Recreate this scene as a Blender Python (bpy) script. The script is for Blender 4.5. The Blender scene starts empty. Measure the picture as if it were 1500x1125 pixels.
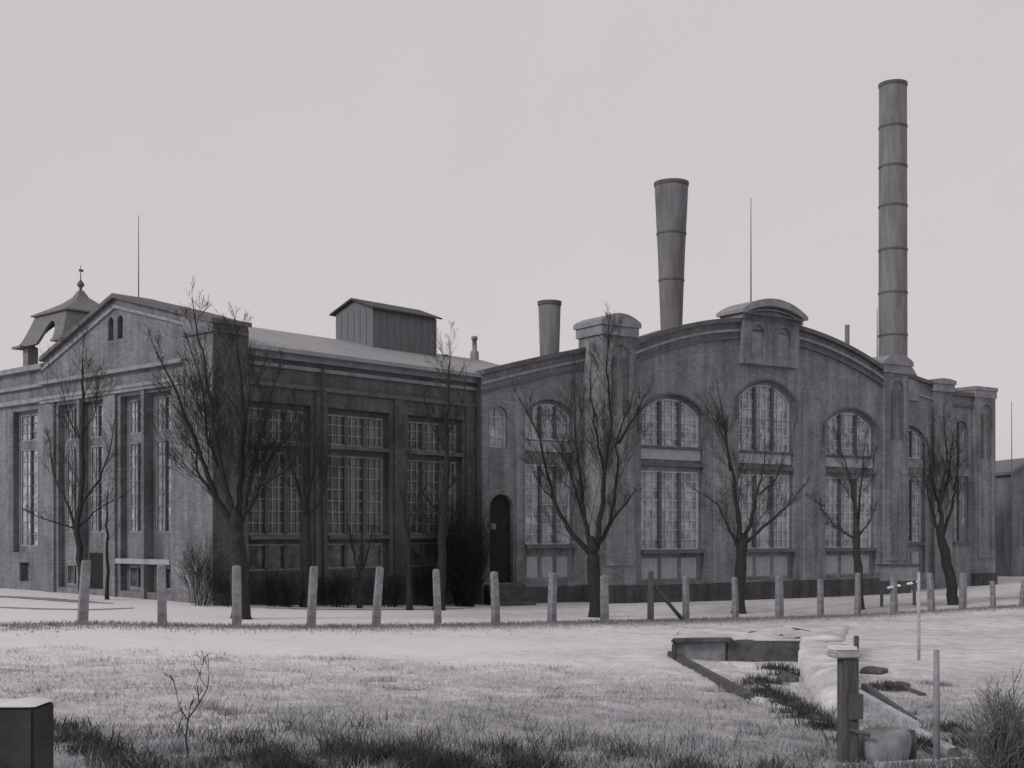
import bpy, bmesh, math, random
import numpy as np
from mathutils import Vector, Matrix
from mathutils.geometry import tessellate_polygon

random.seed(7); rng = np.random.default_rng(7)
S = bpy.context.scene
COL = S.collection
R = math.radians
F, CX, HY, EYE = 1856.0, 750.0, 780.0, 4.0     # focal length and horizon of the photograph, eye height in metres

# ------------------------------------------------------------------ materials
def _n(nt, t, **kw):
    n = nt.nodes.new(t)
    for k, v in kw.items():
        if k in n.inputs: n.inputs[k].default_value = v
        else: setattr(n, k, v)
    return n

def grey(v, tint=(1.0, 1.01, 1.09)):
    return (v*tint[0], v*tint[1], v*tint[2], 1)

def plain(name, v, rough=.8, var=.25, scale=3.0, bump=0.0, spec=.3, tint=(1, 1.01, 1.09), stretch=None, metal=0):
    m = bpy.data.materials.new(name); m.use_nodes = True
    nt = m.node_tree; b = nt.nodes['Principled BSDF']
    b.inputs['Roughness'].default_value = rough
    b.inputs['Specular IOR Level'].default_value = spec
    b.inputs['Metallic'].default_value = metal
    tc = _n(nt, 'ShaderNodeTexCoord')
    mp = _n(nt, 'ShaderNodeMapping')
    if stretch: mp.inputs['Scale'].default_value = stretch
    nt.links.new(tc.outputs['Object'], mp.inputs['Vector'])
    nz = _n(nt, 'ShaderNodeTexNoise', Scale=scale, Detail=6.0, Roughness=.65)
    nt.links.new(mp.outputs[0], nz.inputs['Vector'])
    cr = _n(nt, 'ShaderNodeValToRGB')
    cr.color_ramp.elements[0].position = .3; cr.color_ramp.elements[1].position = .7
    cr.color_ramp.elements[0].color = grey(v*(1-var), tint); cr.color_ramp.elements[1].color = grey(v*(1+var), tint)
    nt.links.new(nz.outputs['Fac'], cr.inputs['Fac'])
    nt.links.new(cr.outputs['Color'], b.inputs['Base Color'])
    if bump:
        bp = _n(nt, 'ShaderNodeBump', Strength=bump, Distance=.05)
        nt.links.new(nz.outputs['Fac'], bp.inputs['Height']); nt.links.new(bp.outputs[0], b.inputs['Normal'])
    return m

def brick(name, v, var=.15, soot=.5):
    m = bpy.data.materials.new(name); m.use_nodes = True
    nt = m.node_tree; b = nt.nodes['Principled BSDF']
    b.inputs['Roughness'].default_value = .9; b.inputs['Specular IOR Level'].default_value = .15
    tc = _n(nt, 'ShaderNodeTexCoord'); sp = _n(nt, 'ShaderNodeSeparateXYZ')
    nt.links.new(tc.outputs['Object'], sp.inputs[0])
    ad = _n(nt, 'ShaderNodeMath', operation='ADD'); nt.links.new(sp.outputs['X'], ad.inputs[0]); nt.links.new(sp.outputs['Y'], ad.inputs[1])
    cb = _n(nt, 'ShaderNodeCombineXYZ'); nt.links.new(ad.outputs[0], cb.inputs['X']); nt.links.new(sp.outputs['Z'], cb.inputs['Y'])
    br = _n(nt, 'ShaderNodeTexBrick', Scale=1.0)
    br.inputs['Color1'].default_value = grey(v*(1-var)); br.inputs['Color2'].default_value = grey(v*(1+var)); br.inputs['Mortar'].default_value = grey(v*1.2)
    br.inputs['Brick Width'].default_value = .27; br.inputs['Row Height'].default_value = .085; br.inputs['Mortar Size'].default_value = .009
    nt.links.new(cb.outputs[0], br.inputs['Vector'])
    n1 = _n(nt, 'ShaderNodeTexNoise', Scale=.55, Detail=7.0, Roughness=.62)
    nt.links.new(tc.outputs['Object'], n1.inputs['Vector'])
    mp = _n(nt, 'ShaderNodeMapping'); mp.inputs['Scale'].default_value = (1.6, 1.6, .18)
    nt.links.new(tc.outputs['Object'], mp.inputs['Vector'])
    n2 = _n(nt, 'ShaderNodeTexNoise', Scale=1.3, Detail=4.0); nt.links.new(mp.outputs[0], n2.inputs['Vector'])
    n3 = _n(nt, 'ShaderNodeTexNoise', Scale=5.0, Detail=8.0, Roughness=.85); nt.links.new(tc.outputs['Object'], n3.inputs['Vector'])
    s1 = _n(nt, 'ShaderNodeMath', operation='ADD'); nt.links.new(n1.outputs['Fac'], s1.inputs[0]); nt.links.new(n2.outputs['Fac'], s1.inputs[1])
    s2 = _n(nt, 'ShaderNodeMath', operation='ADD'); nt.links.new(s1.outputs[0], s2.inputs[0]); nt.links.new(n3.outputs['Fac'], s2.inputs[1])
    mr = _n(nt, 'ShaderNodeMapRange'); mr.inputs['From Min'].default_value = 1.15; mr.inputs['From Max'].default_value = 1.85
    mr.inputs['To Min'].default_value = 1-soot; mr.inputs['To Max'].default_value = 1+soot*.8
    nt.links.new(s2.outputs[0], mr.inputs['Value'])
    mx = _n(nt, 'ShaderNodeMix', data_type='RGBA', blend_type='MULTIPLY'); mx.inputs[0].default_value = 1
    nt.links.new(br.outputs['Color'], mx.inputs[6]); nt.links.new(mr.outputs[0], mx.inputs[7])
    nt.links.new(mx.outputs[2], b.inputs['Base Color'])
    bp = _n(nt, 'ShaderNodeBump', Strength=.15, Distance=.01)
    nt.links.new(br.outputs['Fac'], bp.inputs['Height']); bp.invert = True
    nt.links.new(bp.outputs[0], b.inputs['Normal'])
    return m

def glass(name, v):
    m = plain(name, v, rough=.12, var=.55, scale=1.7, spec=.6)
    nt = m.node_tree; b = nt.nodes['Principled BSDF']
    tc = [n for n in nt.nodes if n.type == 'TEX_COORD'][0]
    vo = _n(nt, 'ShaderNodeTexVoronoi', Scale=2.6); nt.links.new(tc.outputs['Object'], vo.inputs['Vector'])
    bp = _n(nt, 'ShaderNodeBump', Strength=.25, Distance=.05)
    nt.links.new(vo.outputs['Color'], bp.inputs['Height']); nt.links.new(bp.outputs[0], b.inputs['Normal'])
    mr = _n(nt, 'ShaderNodeMapRange'); mr.inputs['To Min'].default_value = .6; mr.inputs['To Max'].default_value = 1.4; nt.links.new(vo.outputs['Color'], mr.inputs['Value'])
    old = b.inputs['Base Color'].links[0].from_socket
    mx = _n(nt, 'ShaderNodeMix', data_type='RGBA', blend_type='MULTIPLY'); mx.inputs[0].default_value = 1
    nt.links.new(old, mx.inputs[6]); nt.links.new(mr.outputs[0], mx.inputs[7]); nt.links.new(mx.outputs[2], b.inputs['Base Color'])
    return m

M = dict(
    brick_left=brick('brick_grey_brown', .165),
    brick_mid=brick('brick_dark', .098),  # darker brick of the long front; also the painted shade on the pier
    brick_right=brick('brick_smoke_grey', .19),
    plinth=brick('brick_plinth_dark', .07),
    render_pale=plain('pale_render', .33, var=.2, scale=1.5),
    stone=plain('sandstone_trim', .23, var=.3, scale=2),
    stone_dark=plain('sooty_stone_trim', .11, var=.3, scale=2),
    frame=plain('painted_window_bars', .45, var=.2),
    frame_dim=plain('weathered_window_bars', .25, var=.25),
    mullion_brick=plain('dark_mullion', .10, var=.2),
    mullion=plain('dark_iron_mullion', .07),
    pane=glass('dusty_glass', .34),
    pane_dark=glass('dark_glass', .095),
    masonry=plain('damp_masonry', .035, var=.4, scale=4, bump=.5),
    shutter=plain('whitewashed_board', .36, var=.15, scale=4),
    roof=plain('frosted_zinc_roof', .27, rough=.6, var=.16, scale=.8, stretch=(3, .6, 1)),
    roof_dark=plain('tarred_roof', .07, var=.3),
    boards=plain('weathered_boards', .16, var=.25, scale=4, stretch=(4, 4, .3)),
    slate=plain('slate_roof', .16, var=.25, scale=5),
    iron=plain('sooty_sheet_iron', .15, rough=.65, var=.35, scale=1.2, stretch=(2, 2, .3)),
    iron_dark=plain('rusted_iron_band', .095, rough=.6),
    door=plain('dark_wood_door', .018),
    pole=plain('grey_pole', .16),
    bark=plain('dark_bark', .026, var=.4, scale=6, bump=.4, tint=(1, .97, 1.02)),
    bark_far=plain('grey_bark', .036, var=.4, scale=6, bump=.4, tint=(1, .97, 1.02)),
    shrub=plain('winter_shrub_twigs', .022, var=.5, scale=6),
    concrete_post=plain('concrete_post', .20, var=.45, scale=4, bump=.3),
    concrete=plain('old_concrete', .24, var=.4, scale=2.5, bump=.5),
    concrete_dark=plain('damp_concrete', .08, var=.5, scale=3, bump=.5),
    snow=plain('snow', .64, rough=.8, var=.07, scale=2, bump=.25, tint=(1, .975, 1)),
    snow_patchy=plain('patchy_snow_on_concrete', .50, rough=.9, var=.38, scale=1.1, bump=.2, tint=(1, .99, 1.03)),
    wood_dark=plain('wet_timber', .085, var=.5, scale=5, stretch=(3, 3, .4), bump=.4),
    wood_pale=plain('bleached_timber', .38, var=.3, scale=5, bump=.3),
    rock=plain('dark_rubble', .09, var=.5, scale=5, bump=.6),
    path=plain('trodden_path', .22, var=.4, scale=3),
    grass_pale=plain('dry_grass', .36, var=.45, scale=1.2),
    grass_mid=plain('winter_grass', .20, var=.4, scale=1.2),
    grass_dark=plain('dark_weeds', .05, var=.6, scale=1.5),
)

# ------------------------------------------------------------------ mesh helpers
class MB:
    def __init__(s, fn=None): s.v = []; s.f = []; s.fn = fn; s.sm = []
    def add(s, vs, fs, smooth=False):
        o = len(s.v)
        if s.fn: vs = [s.fn(*p) for p in vs]
        s.v += [tuple(p) for p in vs]; s.f += [tuple(i+o for i in f) for f in fs]; s.sm += [smooth]*len(fs); return s
    def box(s, a0, a1, d0, d1, b0, b1):
        vs = [(a, d, b) for b in (b0, b1) for d in (d0, d1) for a in (a0, a1)]
        return s.add(vs, [(0, 1, 3, 2), (4, 6, 7, 5), (0, 4, 5, 1), (2, 3, 7, 6), (0, 2, 6, 4), (1, 5, 7, 3)])
    def panel(s, outer, holes, d0, d1):
        """plate between depths d0 and d1 in the (along, up) plane, with holes"""
        loops = [outer] + list(holes)
        tri = tessellate_polygon([[Vector((x, z, 0)) for x, z in l] for l in loops])
        flat = [p for l in loops for p in l]; n = len(flat)
        vs = [(x, d0, z) for x, z in flat] + [(x, d1, z) for x, z in flat]
        fs = [tuple(t) for t in tri] + [tuple(i+n for i in reversed(t)) for t in tri]
        o = 0
        for l in loops:
            k = len(l)
            for i in range(k):
                j = (i+1) % k; fs.append((o+i, o+j, o+j+n, o+i+n))
            o += k
        return s.add(vs, fs)
    def tube(s, pts, rad, k=6, smooth=True, cap=True):
        pts = [Vector(p) for p in pts]; vs = []; fs = []
        ref = Vector((.3, .9, .17))
        for i, p in enumerate(pts):
            t = (pts[min(i+1, len(pts)-1)] - pts[max(i-1, 0)])
            if t.length < 1e-9: t = Vector((0, 0, 1))
            t.normalize(); a = t.cross(ref)
            if a.length < 1e-3: a = t.cross(Vector((1, 0, 0)))
            a.normalize(); b = t.cross(a)
            for q in range(k):
                w = 2*math.pi*q/k; vs.append(p + (a*math.cos(w) + b*math.sin(w))*rad[i])
        for i in range(len(pts)-1):
            for q in range(k):
                fs.append((i*k+q, i*k+(q+1) % k, (i+1)*k+(q+1) % k, (i+1)*k+q))
        if cap and k > 3: fs += [tuple(range(k-1, -1, -1)), tuple((len(pts)-1)*k+q for q in range(k))]
        return s.add([tuple(v) for v in vs], fs, smooth)
    def lathe(s, prof, k=28, c=(0, 0), smooth=True, cap_top=True):
        vs = []; fs = []
        for r, z in prof:
            for q in range(k):
                w = 2*math.pi*q/k; vs.append((c[0]+r*math.cos(w), c[1]+r*math.sin(w), z))
        for i in range(len(prof)-1):
            for q in range(k): fs.append((i*k+q, i*k+(q+1) % k, (i+1)*k+(q+1) % k, (i+1)*k+q))
        if cap_top: fs.append(tuple((len(prof)-1)*k+q for q in range(k)))
        return s.add(vs, fs, smooth)
    def build(s, name, mat, parent=None, loc=None, rotz=0, normals=True, bevel=0):
        me = bpy.data.meshes.new(name); me.from_pydata(s.v, [], s.f)
        if normals or bevel:
            bm = bmesh.new(); bm.from_mesh(me)
            if bevel:
                bmesh.ops.remove_doubles(bm, verts=bm.verts, dist=1e-5)
                bmesh.ops.bevel(bm, geom=list(bm.edges), offset=bevel, segments=2, affect='EDGES', clamp_overlap=True)
            bmesh.ops.recalc_face_normals(bm, faces=bm.faces); bm.to_mesh(me); bm.free()
        if not bevel and any(s.sm): me.polygons.foreach_set('use_smooth', [bool(x) for x in s.sm][:len(me.polygons)])
        me.materials.append(M[mat]); me.update()
        o = bpy.data.objects.new(name, me); COL.objects.link(o)
        if parent: o.parent = parent
        if loc is not None: o.location = loc
        if rotz: o.rotation_euler.z = rotz
        return o

def empty(name, loc, rz, label, cat, group=None):
    o = bpy.data.objects.new(name, None); COL.objects.link(o); o.empty_display_size = .3
    o.location = loc; o.rotation_euler.z = rz; return tag(o, label, cat, group)
def tag(o, label, cat, group=None):
    o['label'] = label; o['category'] = cat
    if group: o['group'] = group
    return o
def kind(o, k): o['kind'] = k; return o

# ------------------------------------------------------------------ terrain: a smooth surface through surveyed points
def W(px, py, Y): return ((px-CX)/F*Y, Y, EYE-(py-HY)/F*Y)
def on_line(px, A, B):
    k = (px-CX)/F; t = (k*A[1]-A[0])/((B[0]-A[0])-k*(B[1]-A[1])); return A[1]+t*(B[1]-A[1])
FA, FB, FC = (-13.2, 39.0), (10.25, 58.0), (23.9, 63.0)
def fence_depth(px): return on_line(px, FA, FB) if px < 1078 else on_line(px, FB, FC)
CP = [W(120, 914, fence_depth(120)), W(347, 919, fence_depth(347)), W(550, 918, fence_depth(550)), W(727, 915, fence_depth(727)),
      W(886, 911, fence_depth(886)), W(1078, 907, fence_depth(1078)), W(1256, 902, fence_depth(1256)), W(1410, 893, fence_depth(1410)),
      W(1497, 888, fence_depth(1497)),
      W(0, 862, 64.7), W(-250, 850, 75), W(160, 874, 57), W(310, 886, 52), W(500, 887, 57), W(700, 886, 63), W(880, 884, 65.5), W(1110, 879, 71.5),
      W(1300, 872, 77), W(1450, 858, 85), W(1600, 845, 95),
      (-12, 33, 1.12), (-9, 26, 1.05), (-7, 18, 1.0), (-5, 9, 1.0), (0, 9, .9), (6, 9, .5), (0, 18, .85), (0, 27, .75), (0, 36, .6),
      (6, 18, .55), (7, 27, .5), (12, 38, .25), (14, 28, .35), (20, 45, .2), (9, 45, .15), (12, 16, .5),
      (-30, 40, 1.2), (40, 60, .4)]
CP = np.array(CP)
def _phi(r2): return .5*r2*np.log(r2+1e-9)
_d = ((CP[:, None, :2]-CP[None, :, :2])**2).sum(-1)
_K = _phi(_d) + 6.0*np.eye(len(CP)); _P = np.c_[np.ones(len(CP)), CP[:, :2]]
_A = np.block([[_K, _P], [_P.T, np.zeros((3, 3))]])
_w = np.linalg.solve(_A, np.r_[CP[:, 2], 0, 0, 0])
def gz(x, y):
    x = np.atleast_1d(np.asarray(x, float)); y = np.atleast_1d(np.asarray(y, float))
    z = np.zeros_like(x)
    for i in range(len(CP)): z += _w[i]*_phi((x-CP[i, 0])**2+(y-CP[i, 1])**2)
    z += _w[-3]+_w[-2]*x+_w[-1]*y
    dist = np.hypot(x-4, (y-45)); b = np.clip((dist-48)/40, 0, 1); b = b*b*(3-2*b)
    z = np.clip(z, -1.5, 2.5)
    z = z*(1-b)+.6*b
    near = np.clip((42-y)/12, 0, 1)
    z += near*(.05*np.sin(x*1.3+.7*np.sin(y*.9))*np.sin(y*1.1+x*.35)+.03*np.sin(x*3.1+y*2.3)*np.sin(y*3.7-x*1.9))
    return z
def g(x, y): return float(gz(x, y)[0])
def ray_ground(px, py):
    lo = 5.0
    for Y in np.arange(6, 110, .25):
        X = (px-CX)/F*Y
        if EYE-(py-HY)/F*Y < g(X, Y): break
        lo = Y
    Y = lo; X = (px-CX)/F*Y
    return X, Y, g(X, Y)

xs = np.unique(np.r_[np.linspace(-2500, -60, 14), np.arange(-60, -16, 1.5), np.arange(-16, 20, .3), np.arange(20, 62, 1.0), np.linspace(62, 2500, 14)])
ys = np.unique(np.r_[np.linspace(-1500, -6, 10), np.arange(-6, 8, 1.5), np.arange(8, 40, .3), np.arange(40, 100, .8), np.linspace(100, 4000, 16)])
GX, GY = np.meshgrid(xs, ys); GZ = gz(GX.ravel(), GY.ravel())
mb = MB(); nx = len(xs)
mb.v = list(zip(GX.ravel().tolist(), GY.ravel().tolist(), GZ.tolist()))
mb.f = [(j*nx+i, j*nx+i+1, (j+1)*nx+i+1, (j+1)*nx+i) for j in range(len(ys)-1) for i in range(nx-1)]
mb.sm = [True]*len(mb.f)

def ground_material():
    m = bpy.data.materials.new('thin_snow_over_grass'); m.use_nodes = True
    nt = m.node_tree; b = nt.nodes['Principled BSDF']; b.inputs['Roughness'].default_value = .85; b.inputs['Specular IOR Level'].default_value = .2
    tc = _n(nt, 'ShaderNodeTexCoord'); sp = _n(nt, 'ShaderNodeSeparateXYZ'); nt.links.new(tc.outputs['Object'], sp.inputs[0])
    big = _n(nt, 'ShaderNodeTexNoise', Scale=.22, Detail=4.0, Roughness=.6)
    mid = _n(nt, 'ShaderNodeTexNoise', Scale=1.6, Detail=6.0, Roughness=.7)
    fine = _n(nt, 'ShaderNodeTexNoise', Scale=11.0, Detail=5.0, Roughness=.75)
    for q in (big, mid, fine): nt.links.new(tc.outputs['Object'], q.inputs['Vector'])
    # cover thins out towards the rough field by the ditch (small Y); ground also darkens along the fence line
    mr = _n(nt, 'ShaderNodeMapRange', interpolation_type='SMOOTHSTEP'); mr.inputs['From Min'].default_value = 14; mr.inputs['From Max'].default_value = 37
    mr.inputs['To Min'].default_value = .17; mr.inputs['To Max'].default_value = -.12
    nt.links.new(sp.outputs['Y'], mr.inputs['Value'])
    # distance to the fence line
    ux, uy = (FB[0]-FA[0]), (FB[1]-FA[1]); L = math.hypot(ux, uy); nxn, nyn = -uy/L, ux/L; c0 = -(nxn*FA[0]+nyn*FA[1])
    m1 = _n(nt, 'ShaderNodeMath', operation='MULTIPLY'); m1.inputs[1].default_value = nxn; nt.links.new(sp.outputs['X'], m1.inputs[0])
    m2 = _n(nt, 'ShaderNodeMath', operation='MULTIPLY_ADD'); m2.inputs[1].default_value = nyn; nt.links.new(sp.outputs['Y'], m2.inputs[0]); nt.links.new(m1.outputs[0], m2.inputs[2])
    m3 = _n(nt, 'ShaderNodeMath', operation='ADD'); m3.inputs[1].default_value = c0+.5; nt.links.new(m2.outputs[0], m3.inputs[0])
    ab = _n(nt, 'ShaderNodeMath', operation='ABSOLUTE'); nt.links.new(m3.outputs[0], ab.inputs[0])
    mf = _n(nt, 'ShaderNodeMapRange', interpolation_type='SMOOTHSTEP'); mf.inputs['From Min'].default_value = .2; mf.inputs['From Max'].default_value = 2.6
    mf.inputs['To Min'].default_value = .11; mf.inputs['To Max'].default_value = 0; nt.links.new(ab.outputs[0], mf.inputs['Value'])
    def add(a, bb, w=1.0):
        n = _n(nt, 'ShaderNodeMath', operation='MULTIPLY_ADD'); nt.links.new(a, n.inputs[0]); n.inputs[1].default_value = w; nt.links.new(bb, n.inputs[2]); return n.outputs[0]
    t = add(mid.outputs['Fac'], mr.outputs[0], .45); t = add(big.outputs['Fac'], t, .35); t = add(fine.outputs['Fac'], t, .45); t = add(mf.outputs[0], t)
    mxr = _n(nt, 'ShaderNodeMapRange', interpolation_type='SMOOTHSTEP'); mxr.inputs['From Min'].default_value = -12; mxr.inputs['From Max'].default_value = 16
    mxr.inputs['To Min'].default_value = -.03; mxr.inputs['To Max'].default_value = .12; nt.links.new(sp.outputs['X'], mxr.inputs['Value']); t = add(mxr.outputs[0], t)
    cr = _n(nt, 'ShaderNodeValToRGB'); e = cr.color_ramp.elements
    e[0].position = .52; e[0].color = grey(.70, (1, .985, 1.02)); e[1].position = .92; e[1].color = grey(.16)
    k = e.new(.69); k.color = grey(.43, (1, 1, 1.05))
    nt.links.new(t, cr.inputs['Fac']); nt.links.new(cr.outputs['Color'], b.inputs['Base Color'])
    bp = _n(nt, 'ShaderNodeBump', Strength=.25, Distance=.06); nt.links.new(t, bp.inputs['Height']); nt.links.new(bp.outputs[0], b.inputs['Normal'])
    return m
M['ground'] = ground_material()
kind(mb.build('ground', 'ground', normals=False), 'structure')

def ribbon(name, pts, w, mat, lift=.006):
    """strip of trodden ground following the terrain through points seen in the photograph"""
    P = [Vector(ray_ground(*p)) for p in pts]; Q = []
    for a, b in zip(P, P[1:]):
        n = max(2, int((b-a).length/.4))
        Q += [a.lerp(b, i/n) for i in range(n)]
    Q.append(P[-1]); m = MB(); k = 0
    for i, p in enumerate(Q):
        t = (Q[min(i+1, len(Q)-1)]-Q[max(i-1, 0)]); t.z = 0; t.normalize(); nn = Vector((-t.y, t.x, 0))
        ww = w*(.75+.5*random.random())*min(1, .15+i/6, .15+(len(Q)-1-i)/6)
        for s in (-.5, 0, .5):
            q = p+nn*ww*s; m.v.append((q.x, q.y, g(q.x, q.y)+lift+(.03 if s == 0 else 0)))
        if i:
            o = (i-1)*3
            for c in (0, 1): m.f.append((o+c, o+c+1, o+c+4, o+c+3)); m.sm.append(True)
    return kind(m.build(name, mat), 'structure')
ribbon('path', [(-40, 889), (60, 892), (130, 893), (196, 891)], .55, 'path')
ribbon('path', [(388, 891), (470, 892.5), (560, 893), (640, 892), (696, 890.5)], .55, 'path')
ribbon('path', [(-30, 872), (60, 877), (130, 882), (165, 884)], 1.2, 'path')

# ------------------------------------------------------------------ facade kit
def arch_poly(x0, x1, z0, zs, rise, n=14):
    p = [(x0, z0), (x1, z0), (x1, zs)]
    if rise > 0:
        h = (x1-x0)/2; r = (h*h+rise*rise)/(2*rise); cz = zs+rise-r; a0 = math.asin(min(1, h/r))
        if rise > h: a0 = math.pi-a0
        for i in range(1, n):
            a = a0-2*a0*i/n; p.append(((x0+x1)/2+r*math.sin(a), cz+r*math.cos(a)))
    p.append((x0, zs)); return p
def arch_top(x, x0, x1, zs, rise):
    if rise <= 0: return zs
    h = (x1-x0)/2; r = (h*h+rise*rise)/(2*rise); dx = x-(x0+x1)/2
    return zs+rise-r+math.sqrt(max(0, r*r-dx*dx))

def window(parent, fn, x0, x1, z0, zs, rise, d, cols, nxb, nzb, bars='frame', pane='pane', mull=.14, sill=None, name='window', mullm='mullion_brick'):
    fr = MB(fn); mls = []; b = .08
    fr.panel(arch_poly(x0, x1, z0, zs, rise), [arch_poly(x0+b, x1-b, z0+b, zs-(b if rise <= 0 else b*.3), max(0, rise-b*.7) if rise > 0 else 0)], d-.05, d+.06)
    w = (x1-x0)/cols
    for c in range(cols):
        for i in range(1, nxb):
            x = x0+c*w+w*i/nxb; t = arch_top(x, x0, x1, zs, rise)-b*.6
            fr.box(x-.027, x+.027, d-.025, d+.03, z0+b*.8, t)
        if c:
            x = x0+c*w; t = arch_top(x, x0, x1, zs, rise)-b*.6
            ml = MB(fn); mls.append(ml); ml.box(x-mull/2, x+mull/2, d-.1, d+.045, z0+b*.7, t)
    top = zs+max(rise, 0)
    for j in range(1, nzb):
        z = z0+(top-z0)*j/nzb; xa, xb = x0, x1
        if z > zs and rise > 0:
            h = (x1-x0)/2; r = (h*h+rise*rise)/(2*rise); q = z-(zs+rise-r); hw = math.sqrt(max(0, r*r-q*q)); xa, xb = (x0+x1)/2-hw, (x0+x1)/2+hw
        fr.box(xa+b*.8, xb-b*.8, d-.02, d+.025, z-.024, z+.024)
    f = fr.build(name, bars, parent)
    for ml in mls: ml.build('mullion', mullm, f)
    pn = MB(fn); pn.panel(arch_poly(x0+.02, x1-.02, z0+.02, zs-.02 if rise <= 0 else zs, max(0, rise-.03) if rise > 0 else 0), [], d+.035, d+.05)
    pn.build('pane', pane, f)
    if sill:
        s = MB(fn); s.box(x0-.12, x1+.12, -.12, d-.055, z0-.2, z0-.02); s.build('sill', sill, f)
    return f

def bay(parent, fn, x0, x1, zb, zs, rise, rows, infill, dp=.28):
    """a recessed wall bay: infill wall with openings, and the windows or boards in them"""
    holes = []; todo = []
    for kd, z0, z1, cols, nxb, nzb in rows:
        if kd == 'arch':
            a, b = x0+.16, x1-.16; hz = zs-.12; rr = rise-.08
            holes.append(arch_poly(a, b, z0, hz, rr)); todo.append((kd, a, b, z0, hz, rr, cols, nxb, nzb))
        elif kd == 'board':
            w = (x1-x0-.3)/cols
            for c in range(cols):
                a, b = x0+.15+c*w+.1, x0+.15+(c+1)*w-.1
                holes.append(arch_poly(a, b, z0, z1, 0)); todo.append((kd, a, b, z0, z1, 0, 1, 1, 1))
        else:
            a, b = x0+.16, x1-.16
            holes.append(arch_poly(a, b, z0, z1, 0)); todo.append((kd, a, b, z0, z1, 0, cols, nxb, nzb))
    m = MB(fn); m.panel(arch_poly(x0-.05, x1+.05, zb-.05, zs+.05, rise), holes, dp, dp+.25); m.build('bay_wall', infill, parent)
    return todo, dp

# ------------------------------------------------------------------ LEFT: gabled brick hall
LC = (-12.3, 52.0, 1.0); LA = math.atan2(.7364, .6765)
HALL = empty('gabled_brick_hall', LC, LA, 'long dark brick factory hall with a stepped gable end, roof turret and boarded roof house', 'factory')
front = lambda y0: (lambda a, d, b: (a, y0+d, b))
side = lambda x0: (lambda a, d, b: (x0+d, a, b))

# --- long front (the darker brick)
fn = front(.25)
bays = [(1.95, 5.3), (6.25, 9.95), (11.1, 14.8)]
m = MB(fn)
m.panel([(1.4, -1.8), (15.9, -1.8), (15.9, 10.9), (1.4, 10.9)], [arch_poly(a, b, 1.1, 8.6, 0) for a, b in bays], 0, .55)
m.build('long_wall', 'brick_mid', HALL)
for a, b in bays:
    todo, dp = bay(HALL, fn, a, b, 1.1, 8.6, 0, [('win', 6.95, 8.35, 3, 3, 3), ('win', 2.9, 6.5, 3, 3, 7), ('low', 1.35, 2.5, 3, 1, 1)], 'brick_mid')
    for kd, xa, xb, z0, z1, rr, c, nb, nz in todo:
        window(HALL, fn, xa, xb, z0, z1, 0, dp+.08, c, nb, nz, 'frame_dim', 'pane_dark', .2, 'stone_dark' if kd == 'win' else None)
m = MB(fn)
m.box(1.5, 16.0, -.3, .75, 10.72, 10.95); m.box(1.5, 15.95, -.16, .05, 10.5, 10.72); m.box(1.5, 15.95, -.12, .05, 10.12, 10.28)
m.build('cornice', 'stone', HALL)
m = MB(fn); m.box(1.5, 15.95, -.14, .05, 9.28, 9.46); m.build('string_course', 'stone_dark', HALL)
m = MB(fn); m.box(1.5, 15.95, -.1, .05, -1.75, .95); m.build('plinth', 'plinth', HALL)
for x in (5.78, 10.5, 15.3):
    m = MB(fn); m.box(x-.3, x+.3, -.13, .05, .97, 9.26); m.build('pilaster', 'brick_mid', HALL)
m = MB(); m.tube([(5.78, -.02, .0), (5.78, -.02, 10.4)], [.06, .06], 6); m.build('drain_pipe', 'mullion', HALL)
# --- corner pier
m = MB(side(0)); m.panel([(-.22, -1.8), (1.9, -1.8), (1.9, 12.15), (.54, 11.76), (-.22, 11.6)], [], -.14, 1.6); m.build('corner_pier', 'brick_left', HALL)
m = MB(); m.box(-.12, 1.58, -.26, -.2, -1.7, 11.58); m.build('pier_shade_facing', 'brick_mid', HALL)  # added thin panel: darker brick paints the shade of the pier's unlit front
m = MB(); m.box(-.26, 1.5, -.36, 1.9, 11.2, 11.33); m.build('pier_moulding', 'stone_dark', HALL)
m = MB(); m.box(1.604, 1.66, -.2, .3, -1.7, 11.5); m.build('pier_shade_facing', 'brick_mid', HALL)  # added dark strip carrying the painted shade round the pier's right side

# --- gable end (lit side)
fs = side(0)
gout = [(1.85, -1.8), (14.3, -1.8), (14.3, 11.4), (11.8, 12.22), (9.0, 13.17), (7.5, 13.66), (6.7, 13.45), (5.0, 13.03), (3.1, 12.56), (1.85, 12.22)]
gbays = [(3.0, 4.95), (5.25, 7.15), (8.65, 10.55), (10.85, 12.8)]
niche = [arch_poly(6.95, 7.4, 11.7, 12.55, .2, 6), arch_poly(7.75, 8.2, 11.7, 12.55, .2, 6)]
m = MB(fs); m.panel(gout, [arch_poly(a, b, .4, 9.1, 0) for a, b in gbays]+niche, 0, .6); m.build('gable_wall', 'brick_left', HALL)
m = MB(fs); m.panel([(6.7, 11.5), (8.5, 11.5), (8.5, 12.95), (6.7, 12.95)], [], .22, .5); m.build('niche_wall', 'plinth', HALL)
for i, (a, b) in enumerate(gbays):
    rows = [('win', 7.4, 8.95, 2, 2, 3), ('win', 3.0, 7.05, 2, 2, 7), ('low', .5, 1.5, 2, 1, 1)]
    if i == 2: rows = rows[:2]
    todo, dp = bay(HALL, fs, a, b, .4, 9.1, 0, rows, 'brick_left', .32)
    for kd, xa, xb, z0, z1, rr, c, nb, nz in todo:
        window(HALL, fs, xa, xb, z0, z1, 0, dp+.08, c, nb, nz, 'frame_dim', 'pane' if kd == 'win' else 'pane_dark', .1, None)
for a, b in ((2.9, 7.25),):
    m = MB(fs); m.box(a, b, -.2, .3, 1.62, 1.84); m.build('sill_course', 'render_pale' if a < 5 else 'brick_left', HALL)
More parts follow.
